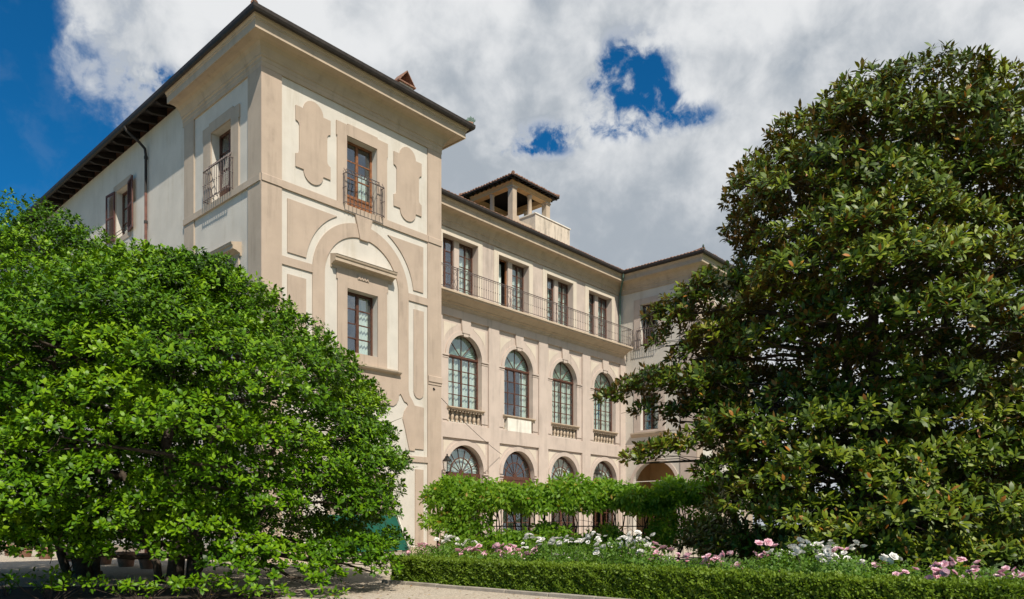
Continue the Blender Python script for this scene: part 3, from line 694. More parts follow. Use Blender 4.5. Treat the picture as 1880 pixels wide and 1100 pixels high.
def hip_roof(u0, u1, v0, v1, ez, hip_back=False, name='roof'):
    """hip at the v0 end, ridge along v"""
    global EZ; EZ = ez
    h = (u1-u0)/2; um = (u0+u1)/2; zr = ez+h*SL
    vb = v1-h if hip_back else v1
    bed = MB().add([(u0, v0, ez-.03), (u1, v0, ez-.03), (u1, v1, ez-.03), (u0, v1, ez-.03), (um, v0+h, zr-.03), (um, vb, zr-.03)], [(0,1,4),(1,2,5,4),(2,3,5),(3,0,4,5)])
    o = bed.build(name, 'tile', villa)
    t = MB(); W = u1-u0; D = v1-v0
    tile_face(t, (u0, v0), (u1, v0), (0, 1), SL, lambda s: min(s, W-s))
    tile_face(t, (u0, v1), (u0, v0), (1, 0), SL, lambda s: min(h, D-s, s if hip_back else 99))
    tile_face(t, (u1, v0), (u1, v1), (-1, 0), SL, lambda s: min(h, s, (D-s) if hip_back else 99))
    for (a, b) in (((u0, v0), (um, v0+h)), ((u1, v0), (um, v0+h))):
        n = 22
        for k in range(n):
            p = Vector((*a, ez+.05)).lerp(Vector((*b, zr+.05)), k/n); q = Vector((*a, ez+.05)).lerp(Vector((*b, zr+.05)), (k+1.1)/n)
            t.tube([p, q], [.13, .105], 8)
    tag(t.build('roof_tiles', 'tile', o), kind='stuff')
    return o
hip_roof(-.90, 9.87, -1.07, 42.5, 19.61)
hip_roof(UP-1.07, UP+9.87, -1.07, 16.5, 19.98)
EZ = 19.98; v0 = VW2-1.07
bed = MB().add([(9.7, v0, EZ-.03), (UP+2, v0, EZ-.03), (UP+2, 11, EZ-.03+SL*(11-v0)), (9.7, 11, EZ-.03+SL*(11-v0)), (9.7, 16.6, EZ-.03), (UP+2, 16.6, EZ-.03)], [(0,1,2,3),(3,2,5,4),(0,3,4),(1,5,2)]).build('roof', 'tile', villa)
t = MB(); tile_face(t, (9.8, v0), (UP+1.5, v0), (0, 1), SL, lambda s: 5.5); tag(t.build('roof_tiles', 'tile', bed), kind='stuff')
# chimney
chn = empty('chimney', (7.95, 1.6, 20.2), 0, villa)
MB().box(-.40, .40, -.30, .30, 0, 1.40).build('stack', 'cream', chn)
MB().box(-.50, .50, -.38, .38, 1.40, 1.46).build('slab', 'tile', chn)
for s in (-1, 1):
    MB().add([(s*.44, -.36, 1.46), (s*.44, .36, 1.46), (s*.01, .36, 1.98), (s*.01, -.36, 1.98), (s*.44, -.36, 1.51), (s*.44, .36, 1.51), (s*.01, .36, 2.04), (s*.01, -.36, 2.04)], [(0,1,2,3),(4,7,6,5),(0,4,5,1),(1,5,6,2),(2,6,7,3),(3,7,4,0)]).build('cap_tile', 'tile', chn)
# palmette ornaments at the roof corners
def palmette(u, v, z, rot):
    p = empty('roof_ornament', (u, v, z), rot, villa)
    base = MB().box(-.16, .16, -.04, .04, 0, .07); base.build('base', 'verdigris', p)
    for k in range(5):
        a = R(90+(k-2)*24); c, s = math.cos(a), math.sin(a); L_ = .36-.03*abs(k-2)
        MB().prism([(.05*c-.02*s, .05+.05*s+.02*c), (.05*c+.02*s, .05+.05*s-.02*c), (L_*.8*c+.055*s, .05+L_*.8*s-.055*c), (L_*c, .05+L_*s), (L_*.8*c-.055*s, .05+L_*.8*s+.055*c)], -.015, .015).build('frond', 'verdigris', p)
palmette(-.8, -.95, 19.6, R(45)); palmette(9.8, -1.0, 19.66, R(-45)); palmette(UP-1.0, -1.0, 19.98, R(45))

# --- belvedere on the roof
bu0, bu1, bv0, bv1 = 24.33, 29.5, 9.5, 14.9; bz = 25.75
bel = empty('belvedere', (0, 0, 0), 0, villa)
o_ = .72; cu0, cu1, cv0, cv1 = bu0+o_, bu1-o_, bv0+o_, bv1-o_
MB().box(cu0-.35, cu1+.35, cv0-.35, cv1+.35, 20.4, 23.0).build('base', 'trim', bel)
sq = lambda h: MB().box(-.22, .22, -.22, .22, 0, h).box(-.27, .27, -.27, .27, h-.1, h-.002).box(-.34, .34, -.34, .34, 0, .28)
rd = lambda h: MB().lathe([(.24, 0), (.24, .1), (.19, .16), (.17, 1.2), (.15, h-.14), (.2, h-.1), (.2, h)], 14)
hcol = 25.36-23.0
m1 = sq(hcol).mesh('column', 'trim'); m2 = rd(hcol).mesh('column', 'trim', True)
for u, v in ((cu0, cv0), (cu1, cv0), (cu0, cv1), (cu1, cv1)): link('column', m1, bel, (u, v, 23.0))
for u, v in (((cu0+cu1)/2, cv0), ((cu0+cu1)/2, cv1), (cu0, (cv0+cv1)/2), (cu1, (cv0+cv1)/2)): link('column', m2, bel, (u, v, 23.0))
MB().sweep([(cu0, cv1), (cu0, cv0), (cu1, cv0), (cu1, cv1), (cu0, cv1)], [(-.25, 25.36), (.24, 25.36), (.24, 25.50), (.28, 25.52), (.28, 25.60), (.34, 25.66), (.34, 25.72), (-.25, 25.72)]).build('entablature', 'ochre', bel)
um, vm = (bu0+bu1)/2, (bv0+bv1)/2; zt = bz+2.55*SL*1.05
MB().add([(bu0, bv0, bz), (bu1, bv0, bz), (bu1, bv1, bz), (bu0, bv1, bz), (um, vm, zt), (bu0, bv0, bz+.10), (bu1, bv0, bz+.10), (bu1, bv1, bz+.10), (bu0, bv1, bz+.10), (um, vm, zt+.14)],
         [(1,0,4),(2,1,4),(3,2,4),(0,3,4),(5,6,9),(6,7,9),(7,8,9),(8,5,9),(0,1,6,5),(1,2,7,6),(2,3,8,7),(3,0,5,8)]).build('roof', 'dark_wood', bel)
rfm = MB().box(-.05, .05, 0, .9, -.09, .01).mesh('rafter', 'dark_wood')
for k in range(12):
    f = (k+.5)/12
    for (x, y, r_) in ((bu0+(bu1-bu0)*f, bv0+.05, 0), (bu1-.05, bv0+(bv1-bv0)*f, PI/2), (bu0+.05, bv0+(bv1-bv0)*f, -PI/2)): link('rafter', rfm, bel, (x, y, bz+.0), (R(18) if r_ == 0 else 0, 0, r_))
EZ = bz+.12; t = MB(); Wb, Db = bu1-bu0, bv1-bv0
tile_face(t, (bu0, bv0), (bu1, bv0), (0, 1), SL, lambda s: min(s, Wb-s)); tile_face(t, (bu0, bv1), (bu0, bv0), (1, 0), SL, lambda s: min(s, Db-s)); tile_face(t, (bu1, bv0), (bu1, bv1), (-1, 0), SL, lambda s: min(s, Db-s))
for a in ((bu0, bv0), (bu1, bv0), (bu0, bv1)):
    for k in range(10):
        p = Vector((*a, EZ+.05)).lerp(Vector((um, vm, zt+.2)), k/10); q = Vector((*a, EZ+.05)).lerp(Vector((um, vm, zt+.2)), (k+1.1)/10); t.tube([p, q], [.13, .105], 8)
tag(t.build('roof_tiles', 'tile', bel), kind='stuff')
par = MB(); par.box(26.72, 30.74, 9.5, 11.3, 20.6, 23.80)
par.build('parapet', 'parapet', villa)
MB().box(26.66, 30.80, 9.44, 11.36, 23.80, 23.88).build('coping', 'white_stone', villa)

# ------------------------------------------------------------------ lanterns and cable
def lantern(u, label):
    root = empty('wall_lantern', V(u, 5.2, 4.32), VROT); tag(root, label, 'lantern', 'lanterns on the garden front')
    b = MB(); b.tube([(-.05, .72, -.2), (-.05, .35, -.26), (0, .05, -.12), (0, 0, 0)], .025, 6); b.tube([(-.05, .72, .05), (-.05, .4, -.05), (0, .1, -.18)], .016, 6); b.box(-.12, .02, .68, .72, -.35, .15); b.lathe([(.05, -.08), (.09, -.02), (.09, .02), (.14, .04)], 8)
    b.build('bracket', 'black_iron', root)
    c = MB(); r0, r1, h = .15, .24, .62
    for k in range(4):
        a = PI/4+k*PI/2; c.tube([(r0*math.cos(a), r0*math.sin(a), .04), (r1*math.cos(a), r1*math.sin(a), h)], .016, 5)
    c.lathe([(r1*1.05, h), (r1*1.1, h+.03), (r1*.75, h+.14), (r1*.5, h+.2), (r1*.5, h+.25), (.03, h+.32), (.05, h+.36), (.015, h+.42)], 8)
    c.build('cage', 'black_iron', root)
    g = MB()
    for k in range(4):
        a, a2 = PI/4+k*PI/2, PI/4+(k+1)*PI/2
        MB().add([(r0*math.cos(a), r0*math.sin(a), .05), (r0*math.cos(a2), r0*math.sin(a2), .05), (r1*math.cos(a2), r1*math.sin(a2), h), (r1*math.cos(a), r1*math.sin(a), h)], [(0,1,2,3)]).build('pane', 'glass', root)
lantern(14.1, 'black iron wall lantern left of the first garden arch, beside the tower')
lantern(28.3, 'black iron wall lantern before the last garden arch, far from the tower')
cb = [Vector(V(8.35, -.1, 7.50)).lerp(Vector(V(19.2, 5.82, 5.72)), t)-Vector((0, 0, .35*4*t*(1-t)*.5)) for t in [i/14 for i in range(15)]]
cbo = MB().tube(cb, .014, 5).tube([cb[0]+Vector((0, 0, .06)), cb[0]+(cb[1]-cb[0])*.45], .035, 6).build('cable', 'black_iron'); tag(cbo, 'thin dark cable slung from the tower pilaster to the arched wing', 'cable')

# ------------------------------------------------------------------ foliage toolkit
def norm(a): return a/np.maximum(np.linalg.norm(a, axis=-1, keepdims=True), 1e-9)
def leaf_data(P, D, N, L, W, fold=.16, droop=.16):
    D = norm(D); N = norm(N-D*np.sum(N*D, axis=1, keepdims=True)); S = np.cross(D, N)
    L = L[:, None]; W = W[:, None]
    d = lambda t: D*L*t-N*L*droop*t*t
    up = N*W*fold*.5
    a1 = P+d(.30)+S*W*.42+up; a2 = P+d(.66)+S*W*.46+up; b1 = P+d(.30)-S*W*.42+up; b2 = P+d(.66)-S*W*.46+up
    return np.stack([P, a1, a2, P+d(1.0), b2, b1], axis=1).reshape(-1, 3)
def leaf_mesh(name, verts, tone, mat):
    n = len(verts)//6
    tri = np.array([[0, 1, 5], [1, 2, 4], [1, 4, 5], [2, 3, 4]])
    f = (np.arange(n)[:, None, None]*6+tri[None]).reshape(-1)
    me = bpy.data.meshes.new(name); me.vertices.add(n*6); me.vertices.foreach_set('co', verts.astype(np.float32).ravel())
    me.loops.add(len(f)); me.loops.foreach_set('vertex_index', f.astype(np.int32))
    me.polygons.add(n*4); me.polygons.foreach_set('loop_start', np.arange(0, n*12, 3, dtype=np.int32))
    at = me.attributes.new('tone', 'FLOAT', 'FACE'); at.data.foreach_set('value', np.repeat(tone, 4).astype(np.float32))
    me.materials.append(MATS[mat]); me.update(calc_edges=True); return me
def whorls(C, A, n, L, W, lo=35, hi=85, spread=.03, lvar=.36, sag=0.0, drop=.18):
    """n leaves round each axis; returns P,D,N,L,W,cluster index"""
    m = len(C); A = norm(A)
    ref = np.where(np.abs(A[:, 2:3]) < .9, np.array([[0, 0, 1.]]), np.array([[1., 0, 0]]))
    e1 = norm(np.cross(A, ref)); e2 = np.cross(A, e1)
    idx = np.repeat(np.arange(m), n); k = np.tile(np.arange(n), m)
    phi = k*2.39996+np.repeat(RNG.uniform(0, 6.28, m), n)+RNG.normal(0, .42, m*n)
    th = np.radians(lo+(hi-lo)*(1-(k+.5)/n)+RNG.normal(0, 14, m*n))
    a = A[idx]; rad = e1[idx]*np.cos(phi)[:, None]+e2[idx]*np.sin(phi)[:, None]
    D = a*np.cos(th)[:, None]+rad*np.sin(th)[:, None]; D[:, 2] -= sag
    N = a*np.sin(th)[:, None]-rad*np.cos(th)[:, None]+RNG.normal(0, .18, (m*n, 3))
    P = C[idx]+a*(spread*(k/n)[:, None]*3)+rad*spread*.5
    Ls = L*(1+RNG.uniform(-lvar, lvar, m*n)); Ws = W*Ls/L*(1+RNG.uniform(-.15, .15, m*n))
    keep = RNG.uniform(0, 1, m*n) > drop
    return P[keep], D[keep], N[keep], Ls[keep], Ws[keep], idx[keep]
def wob(P, s, ph=0.0):
    x, y, z = P[:, 0]*s, P[:, 1]*s, P[:, 2]*s
    return (np.sin(x*1.7+y*.9+ph)+np.sin(y*2.1-z*1.3+1.3+ph)+np.sin(z*2.3+x*1.1+2.1+ph)+np.sin((x+y+z)*1.3+4+ph))/4
def cylinder_profile(tab, z):
    zs = [t[0] for t in tab]; rs = [t[1] for t in tab]; return np.interp(z, zs, rs)
def crown_lobes(base, tab, n, rl, squash=.62, back=.45, amp=.10, axis=None, sep=.42):
    """lobes spread over a surface of revolution r(z) round a leaning axis; -> centres, radii, outward"""
    C = []; Rr = []; Out = []
    zmin, zmax = tab[0][0], tab[-1][0]; rmax = max(t[1] for t in tab); tries = 0
    while len(C) < n and tries < n*80:
        tries += 1
        z = RNG.uniform(zmin, zmax); r = float(cylinder_profile(tab, z))
        if RNG.uniform() > (r+.5)/(rmax+.5): continue
        th = RNG.uniform(0, 2*PI); o = np.array([math.cos(th), math.sin(th), 0.0])
        r2 = float(cylinder_profile(tab, min(z+.3, zmax))); o = np.array([o[0], o[1], max(-.25, (r-r2)/.3)*.8]); o /= np.linalg.norm(o)
        rr_ = RNG.uniform(*rl)
        rw = r*(1+amp*(math.sin(3*th+z*1.1)+math.sin(5*th-z*1.9+1))*.5)
        ax = axis(z) if axis else (0, 0)
        p = np.array([base[0]+ax[0]+math.cos(th)*max(0, rw-rr_*.7), base[1]+ax[1]+math.sin(th)*max(0, rw-rr_*.7), z-rr_*squash*.5*(o[2] > .5)])
        tocam = np.array([-p[0], -p[1]]); tocam /= np.linalg.norm(tocam)
        if o[0]*tocam[0]+o[1]*tocam[1] < -.25 and o[2] < .6 and RNG.uniform() > back: continue
        if C:
            d = np.linalg.norm((np.array(C)-p)*np.array([1, 1, 1.4]), axis=1)
            if np.any(d < (np.array(Rr)+rr_)*sep): continue
        C.append(p); Rr.append(rr_); Out.append(o)
    return np.array(C), np.array(Rr), np.array(Out)
def lobe_points(C, Rr, Out, dens, squash, up=.5, inner=.25, lowcut=-.18):
    P = []; A = []; LI = []
    for i, (c, r, o) in enumerate(zip(C, Rr, Out)):
        n = int(dens*r*r)
        d = norm(RNG.normal(0, 1, (n*3, 3))); keep = (d@o > -.45) & (d[:, 2] > lowcut); d = d[keep][:n]
        rad = r*(1-inner*RNG.uniform(0, 1, len(d))**1.5)*RNG.uniform(.92, 1.12, len(d))
        p = c+d*rad[:, None]*np.array([1, 1, squash])
        P.append(p); A.append(norm(d*.7+o*.45+np.array([0, 0, up])+RNG.normal(0, .22, (len(d), 3)))); LI.append(np.full(len(d), i))
    return np.concatenate(P), np.concatenate(A), np.concatenate(LI)
def branch(mb, p0, p1, r0, r1, bend=.15, n=6, sides=6, sag=0):
    p0 = Vector(p0); p1 = Vector(p1); d = (p1-p0); L_ = d.length; off = Vector((random.uniform(-1, 1), random.uniform(-1, 1), random.uniform(-.3, .6)))*L_*bend
    pts = []; rs = []
    for i in range(n+1):
        t = i/n; q = p0.lerp(p1, t)+off*math.sin(PI*t)+Vector((random.gauss(0, .01), random.gauss(0, .01), random.gauss(0, .01)))*L_ - Vector((0, 0, sag*t*t))
        pts.append(q); rs.append(r0+(r1-r0)*t)
    mb.tube(pts, rs, sides); return pts
def make_tree(name, label, base, tab, n_lobes, rl, leaf, stems, axis=None, extra=(), dens=60, squash=.62, big=200, group=None, gap=None, fill=0.25, back=.45, limb_n=60, twig_n=260, amp=.10, sep=.5, core=.5, lowgap=0.0, up=.5):
    root = empty(name, (base[0], base[1], 0)); tag(root, label, 'tree', group)
    C, Rr, Out = crown_lobes(base, tab, n_lobes, rl, squash, back, amp, axis, sep)
    if len(extra):
        ec = np.array([e[:3] for e in extra]); er = np.array([e[3] for e in extra]); cc = np.array([base[0], base[1], 0])
        eo = norm(ec-cc-np.array([0, 0, 1])*ec[:, 2:3]*.9)
        C = np.concatenate([C, ec]); Rr = np.concatenate([Rr, er]); Out = np.concatenate([Out, eo])
    P, A, LI = lobe_points(C, Rr, Out, dens, squash, up)
    if gap is not None:
        k = wob(P, gap[0], gap[2])+.35*wob(P, gap[0]*2.7, gap[2]+1) < gap[1]-lowgap*np.clip(1-P[:, 2]/(.55*tab[-1][0]), 0, 1)
        k |= LI >= len(C)-len(extra); P, A, LI = P[k], A[k], LI[k]
    # sparse foliage further in, so that the crown has depth
    nf = int(len(P)*fill)
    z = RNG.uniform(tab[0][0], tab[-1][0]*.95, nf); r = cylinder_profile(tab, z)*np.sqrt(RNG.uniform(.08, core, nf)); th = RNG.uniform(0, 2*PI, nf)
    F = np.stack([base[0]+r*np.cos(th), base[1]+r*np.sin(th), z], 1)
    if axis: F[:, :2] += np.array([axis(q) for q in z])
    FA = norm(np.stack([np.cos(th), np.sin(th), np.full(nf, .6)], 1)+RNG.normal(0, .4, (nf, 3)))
    # the sprays that show largest become parts of their own, the rest is one mass
    dist = np.linalg.norm(P-np.array([0, 0, EYE]), axis=1)
    # outermost towards the viewer: nearest per small angular cell
    ang = np.round(np.stack([P[:, 0]/P[:, 1]*60, P[:, 2]/P[:, 1]*60], 1)).astype(int); best = {}
    for i, (a, b) in enumerate(ang):
        if (a, b) not in best or dist[i] < dist[best[(a, b)]]: best[(a, b)] = i
    cand = sorted(best.values(), key=lambda i: dist[i])[:big]
    mask = np.zeros(len(P), bool); mask[cand] = True
    n, L, W, lo, hi, spread, sag, mat = leaf['n'], leaf['L'], leaf['W'], leaf['lo'], leaf['hi'], leaf['spread'], leaf.get('sag', 0), leaf['mat']
    lobe_t = RNG.normal(0, .13, len(C))
    def tones(idx, cl_t): return np.clip(cl_t[idx]+RNG.normal(0, .15, len(idx)), 0, .93)
    PP = np.concatenate([P[~mask], F]); AA = np.concatenate([A[~mask], FA])
    clt = np.concatenate([.52+lobe_t[LI[~mask]]+RNG.normal(0, .10, (~mask).sum()), np.full(nf, .38)])  # inner leaves get a darker tone, standing in for shade inside the crown
    p, d, nn, ls, ws, idx = whorls(PP, AA, n, L, W, lo, hi, spread, sag=sag)
    tn = tones(idx, clt)
    # young inner leaves of a spray are paler
    tn = np.clip(tn+RNG.normal(0, .05, len(tn)), 0, .93)
    if leaf.get('old'):
        o = RNG.uniform(0, 1, len(tn)) < leaf['old']; tn[o] = RNG.uniform(.95, 1.0, o.sum())
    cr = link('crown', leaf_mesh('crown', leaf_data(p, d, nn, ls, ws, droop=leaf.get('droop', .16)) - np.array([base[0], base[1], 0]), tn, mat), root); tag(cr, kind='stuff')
    protos = []
    for q in range(6):
        p, d, nn, ls, ws, idx = whorls(np.zeros((1, 3)), np.array([[0, 0, 1.]]), n+1, L*1.05, W*1.05, lo, hi, spread, sag=0)
        tq = np.clip(.55+RNG.normal(0, .16, len(idx))+.2*(np.arange(len(idx))/len(idx)-.5), 0, .93)
        if leaf.get('old') and q < 2: tq[-1] = .97
        protos.append(leaf_mesh('leaf_spray', leaf_data(p, d, nn, ls, ws, droop=leaf.get('droop', .16)), tq, mat))
    for i in cand:
        q = Vector(A[i]).to_track_quat('Z', 'Y').to_euler()
        q.rotate_axis('Z', random.uniform(0, 6.28))
        link('leaf_spray', protos[i % 6], root, (P[i][0]-base[0], P[i][1]-base[1], P[i][2]), q)
    # wood
    tips = []
    for s, (foot, top, r0, r1) in enumerate(stems):
        tb = MB(); pts = branch(tb, (foot[0], foot[1], -.05), top, r0, r1, .06, 10, 9)
        tb.tube([Vector((foot[0], foot[1], -.05)), Vector((foot[0], foot[1], .18))], [r0*1.5, r0*1.05], 9)
        tb.build('trunk', 'bark', root, (-0, -0, 0), 0, True).location = (-base[0]*0, 0, 0)
        tips += pts[2:]
    order = list(range(len(C))); random.shuffle(order)
    for j in order[:limb_n]:
        c = Vector(C[j]); s = min(tips, key=lambda t: (t-c).length+max(0, t.z-c.z+.2)*1.5)
        lb = MB(); pts = branch(lb, s, c, .03+.012*(c-s).length, .018, .14, 6, 5)
        for _ in range(3):
            e = c+Vector((random.gauss(0, 1), random.gauss(0, 1), random.gauss(0, .5)))*Rr[j]*.6
            branch(lb, random.choice(pts[3:]), e, .014, .006, .1, 3, 4)
        lb.build('limb', 'bark', root, smooth=True)
    tw = MB(); pick = RNG.choice(len(P), min(twig_n, len(P)), False)
    for i in pick:
        c = Vector(C[LI[i]]); branch(tw, c.lerp(Vector(P[i]), .2), Vector(P[i]), .010, .005, .12, 3, 4)
    tag(tw.build('twigs', 'bark', root), kind='stuff')
    for ch in root.children:
        if ch.name.split('.')[0] in ('trunk', 'limb', 'twigs'): ch.location = (-base[0], -base[1], 0)
    return root

# ------------------------------------------------------------------ trees
LAUREL = dict(n=10, L=.104, W=.055, lo=30, hi=88, spread=.030, sag=.06, mat='leaf_laurel', droop=.22)
MAGN = dict(n=11, L=.168, W=.068, lo=22, hi=88, spread=.035, sag=.05, mat='leaf_magnolia', droop=.18, old=.014)
tabR = [(.8, 4.4), (1.35, 5.1), (1.9, 5.35), (2.9, 5.4), (4.0, 5.15), (5.3, 4.6), (6.0, 3.7), (6.6, 2.9), (7.3, 1.9), (7.8, .9), (8.0, .2)]
make_tree('evergreen_tree', 'broad dome-shaped bright green tree reaching to the ground before the tower', (-8.35, 18.0), tabR, 300, (.75, 1.35), LAUREL,
          [((-8.1, 18.0), (-8.3, 18.0, 6.6), .21, .03), ((-7.75, 18.1), (-6.2, 17.4, 6.0), .17, .03), ((-8.45, 17.9), (-10.3, 17.6, 5.2), .10, .03), ((-7.85, 17.9), (-5.0, 16.5, 3.6), .10, .03)],
          extra=[(-3.9, 15.0, .75, .5), (-3.2, 15.8, .85, .55), (-2.8, 16.8, .95, .5), (-4.8, 14.3, .85, .5), (-4.3, 14.7, .6, .65), (-3.5, 15.3, .65, .7), (-5.3, 14.2, .65, .6), (-3.1, 16.2, .7, .65), (-2.9, 15.7, .45, .5), (-3.8, 14.6, .35, .45), (-4.9, 14.1, .4, .45), (-8.35, 17.2, 7.2, .85), (-7.5, 17.0, 7.05, .85), (-9.0, 17.2, 7.0, .8), (-7.0, 16.9, 6.95, .85), (-6.3, 16.8, 6.5, .85)],
          dens=165, lowgap=.42, up=.95, squash=.62, big=230, group='evergreen trees at the left', gap=(1.0, .60, .7), fill=.11, back=.15, amp=.10, sep=.56, core=.4)
tabL = [(1.1, 4.2), (1.9, 4.9), (3.0, 5.2), (5.0, 4.6), (6.5, 3.7), (7.6, 3.1), (8.6, 2.5), (9.3, 1.9), (9.8, 1.2), (10.1, .3)]
make_tree('evergreen_tree', 'taller bright green tree cut by the left edge of the picture', (-13.2, 20.8), tabL, 220, (.75, 1.3), LAUREL,
          [((-11.3, 19.7), (-12.4, 20.4, 7.6), .24, .03), ((-11.0, 19.8), (-10.2, 19.8, 5.6), .12, .03), ((-11.6, 19.6), (-14.4, 20.0, 5.6), .12, .03)],
          dens=118, lowgap=.42, up=.95, squash=.62, big=120, group='evergreen trees at the left', gap=(1.0, .60, 2.2), fill=.11, back=.12, amp=.10, sep=.56, core=.4)
tabM = [(.5, 4.3), (1.6, 4.4), (2.6, 4.1), (3.7, 3.8), (4.8, 4.1), (5.8, 4.1), (6.8, 4.5), (7.6, 3.8), (8.6, 3.55), (9.7, 3.5), (10.6, 3.2), (11.4, 2.6), (11.9, 1.9), (12.2, .5)]
ext = [(2.75, 20.0, 4.72, .45), (3.2, 19.7, 4.85, .6), (3.75, 19.3, 4.95, .75), (4.35, 18.8, 4.8, .85), (4.9, 18.4, 4.75, .9), (3.7, 19.4, 4.3, .5), (4.3, 18.9, 4.1, .6), (4.9, 18.5, 4.2, .7),
       (3.15, 18.5, 2.95, .42), (3.55, 18.4, 3.1, .5), (4.05, 18.3, 3.2, .6), (4.65, 18.0, 3.3, .7), (5.3, 17.5, 3.6, .85), (4.9, 17.8, 2.6, .6),
       (4.1, 20.0, 6.9, .5), (4.7, 19.5, 7.2, .7), (5.4, 19.0, 7.4, .8), (4.4, 19.6, 6.6, .65), (4.0, 19.7, 6.1, .4), (5.0, 19.2, 6.9, .8), (5.2, 18.8, 6.0, .7), (4.6, 19.2, 5.7, .5),
       (11.4, 17.8, 11.5, 1.0), (12.3, 18.0, 10.9, 1.0), (10.4, 17.6, 11.8, .8), (8.5, 17.9, 11.6, .9), (12.8, 17.6, 9.8, 1.1), (12.9, 17.4, 8.4, 1.1), (7.6, 15.0, .75, .55), (8.6, 14.9, .75, .6), (9.6, 15.0, .8, .7), (10.6, 15.2, .9, .8), (11.6, 15.4, 1.0, .9), (9.1, 15.4, .5, .6), (10.2, 15.6, .5, .7)]
make_tree('magnolia_tree', 'tall magnolia with large glossy dark leaves and rust undersides at the right', (9.4, 19.0), tabM, 230, (.75, 1.4), MAGN,
          [((9.4, 19.0), (9.2, 18.9, 10.6), .27, .04), ((9.6, 19.1), (10.9, 18.6, 9.6), .16, .03), ((9.2, 18.8), (7.6, 18.3, 8.2), .15, .03)],
          extra=ext, dens=106, up=.75, squash=.58, big=280, gap=(.95, .42, 1.1), fill=.16, back=.22, amp=.15, sep=.60, core=.35, limb_n=110, twig_n=420)
# ------------------------------------------------------------------ suckers and shoots at the foot of the trees
def shoot(x, y, h, spread, n, label):
    root = empty('laurel_shrub', (x, y, 0)); tag(root, label, 'shrub', 'low leafy shoots in the shade at the left')
    c = np.stack([RNG.normal(0, spread*.5, n), RNG.normal(0, spread*.3, n), h*RNG.uniform(.35, 1.0, n)], 1)
    a = norm(np.stack([c[:, 0]*.8, c[:, 1]*.8-.3, np.full(n, .7)], 1)+RNG.normal(0, .25, (n, 3)))
    p, d, nn, ls, ws, idx = whorls(c, a, 8, .105, .05, 35, 92, .035, sag=.05)
    tag(link('foliage', leaf_mesh('foliage', leaf_data(p, d, nn, ls, ws), np.clip(.6+RNG.normal(0, .18, len(idx)), 0, .93), 'leaf_laurel'), root), kind='stuff')
    m = MB()
    for q in c[::2]: branch(m, (q[0]*.25, q[1]*.25, 0), tuple(q), .010, .005, .12, 4, 4)
    m.build('stems', 'stem', root)
for a in [(-8.6, 13.9, .50, .75, 34, 'low leafy shoots nearest the left corner of the picture'), (-6.75, 13.6, .34, .7, 30, 'low leafy shoots in front of the left trunk'),
          (-5.75, 13.9, .42, .75, 36, 'low leafy shoots beside the right trunk, in half shade'), (-4.5, 13.7, .22, .55, 18, 'small leafy shoots in the middle of the shaded ground'),
          (-3.35, 13.9, .16, .35, 9, 'few leafy shoots closest to the sunlit gravel'), (-9.9, 14.6, .35, .4, 9, 'sparse shoot with a bent stem at the left edge')]: shoot(*a)
# dark planting bed under the trees
bed = MB(); bp_ = []
for i in range(40):
    t = 2*PI*i/40; bp_.append((-10.2+5.6*math.cos(t)*(1+.06*math.sin(3*t)), 14.2+2.6*math.sin(t)*(1+.08*math.sin(5*t+1)), .012))
bo = MB().add(bp_, [tuple(range(40))]).build('planting_bed', 'soil'); tag(bo, kind='structure')
# ------------------------------------------------------------------ box hedge, kerb, rose bed
HX, HY = -2.92, 18.1; hd = Vector((.741, -.671, 0)); hn = Vector((.671, .741, 0)); HROT = math.atan2(hd.y, hd.x)
def H(t, s, z=0): return (HX+hd.x*t+hn.x*s, HY+hd.y*t+hn.y*s, z)
HL = 21.0
def hedge():
    root = empty('box_hedge', H(0, 0), HROT); tag(root, 'low clipped box hedge running along the gravel to the right edge', 'hedge')
    h, w = .60, .62
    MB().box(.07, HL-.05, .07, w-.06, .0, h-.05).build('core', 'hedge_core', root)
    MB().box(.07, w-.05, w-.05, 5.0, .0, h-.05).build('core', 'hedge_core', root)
    def face(n, f):
        u, v = RNG.uniform(0, 1, n), RNG.uniform(0, 1, n); P, N = f(u, v); return P, N
    P = []; N = []
    def put(n, o, a, b, nor):
        u, v = RNG.uniform(0, 1, (n, 1)), RNG.uniform(0, 1, (n, 1)); p = np.array(o)+u*np.array(a)+v*np.array(b)
        bump = .02*wob(p, 1.1, 3)+.04*wob(p, 5.0)+.045*wob(p, 13.0, 1.0)
        P.append(p+np.array(nor)*(bump[:, None]+RNG.uniform(-.05, .012, (n, 1))+(RNG.uniform(0, 1, (n, 1)) < .05)*RNG.uniform(0, .05, (n, 1)))); N.append(np.repeat(np.array([nor]), n, 0))
    put(34000, (0, 0, .03), (HL, 0, 0), (0, 0, h-.03), (0, -1, 0)); put(24000, (0, 0, h), (HL, 0, 0), (0, w, 0), (0, 0, 1))
    put(4200, (0, 0, .03), (0, w+1.5, 0), (0, 0, h-.03), (-1, 0, 0)); put(5000, (0, w, h), (w, 0, 0), (0, 4.4, 0), (0, 0, 1)); put(2500, (0, w+1.4, .1), (0, 3, 0), (0, 0, h-.1), (-1, 0, 0))
    P = np.concatenate(P); N = np.concatenate(N); n = len(P)
    D = norm(N*.55+np.array([0, 0, .55])+RNG.normal(0, .55, (n, 3))); NN = norm(N*.6+np.array([0, 0, .5])+RNG.normal(0, .5, (n, 3)))
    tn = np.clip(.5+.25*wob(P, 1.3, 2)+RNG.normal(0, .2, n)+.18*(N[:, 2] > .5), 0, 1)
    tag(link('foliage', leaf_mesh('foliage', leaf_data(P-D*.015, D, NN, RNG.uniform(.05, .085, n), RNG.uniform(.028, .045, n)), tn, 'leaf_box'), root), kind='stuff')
hedge()
kerb = empty('kerb', H(0, 0), HROT); tag(kerb, kind='structure')
t_ = -.15
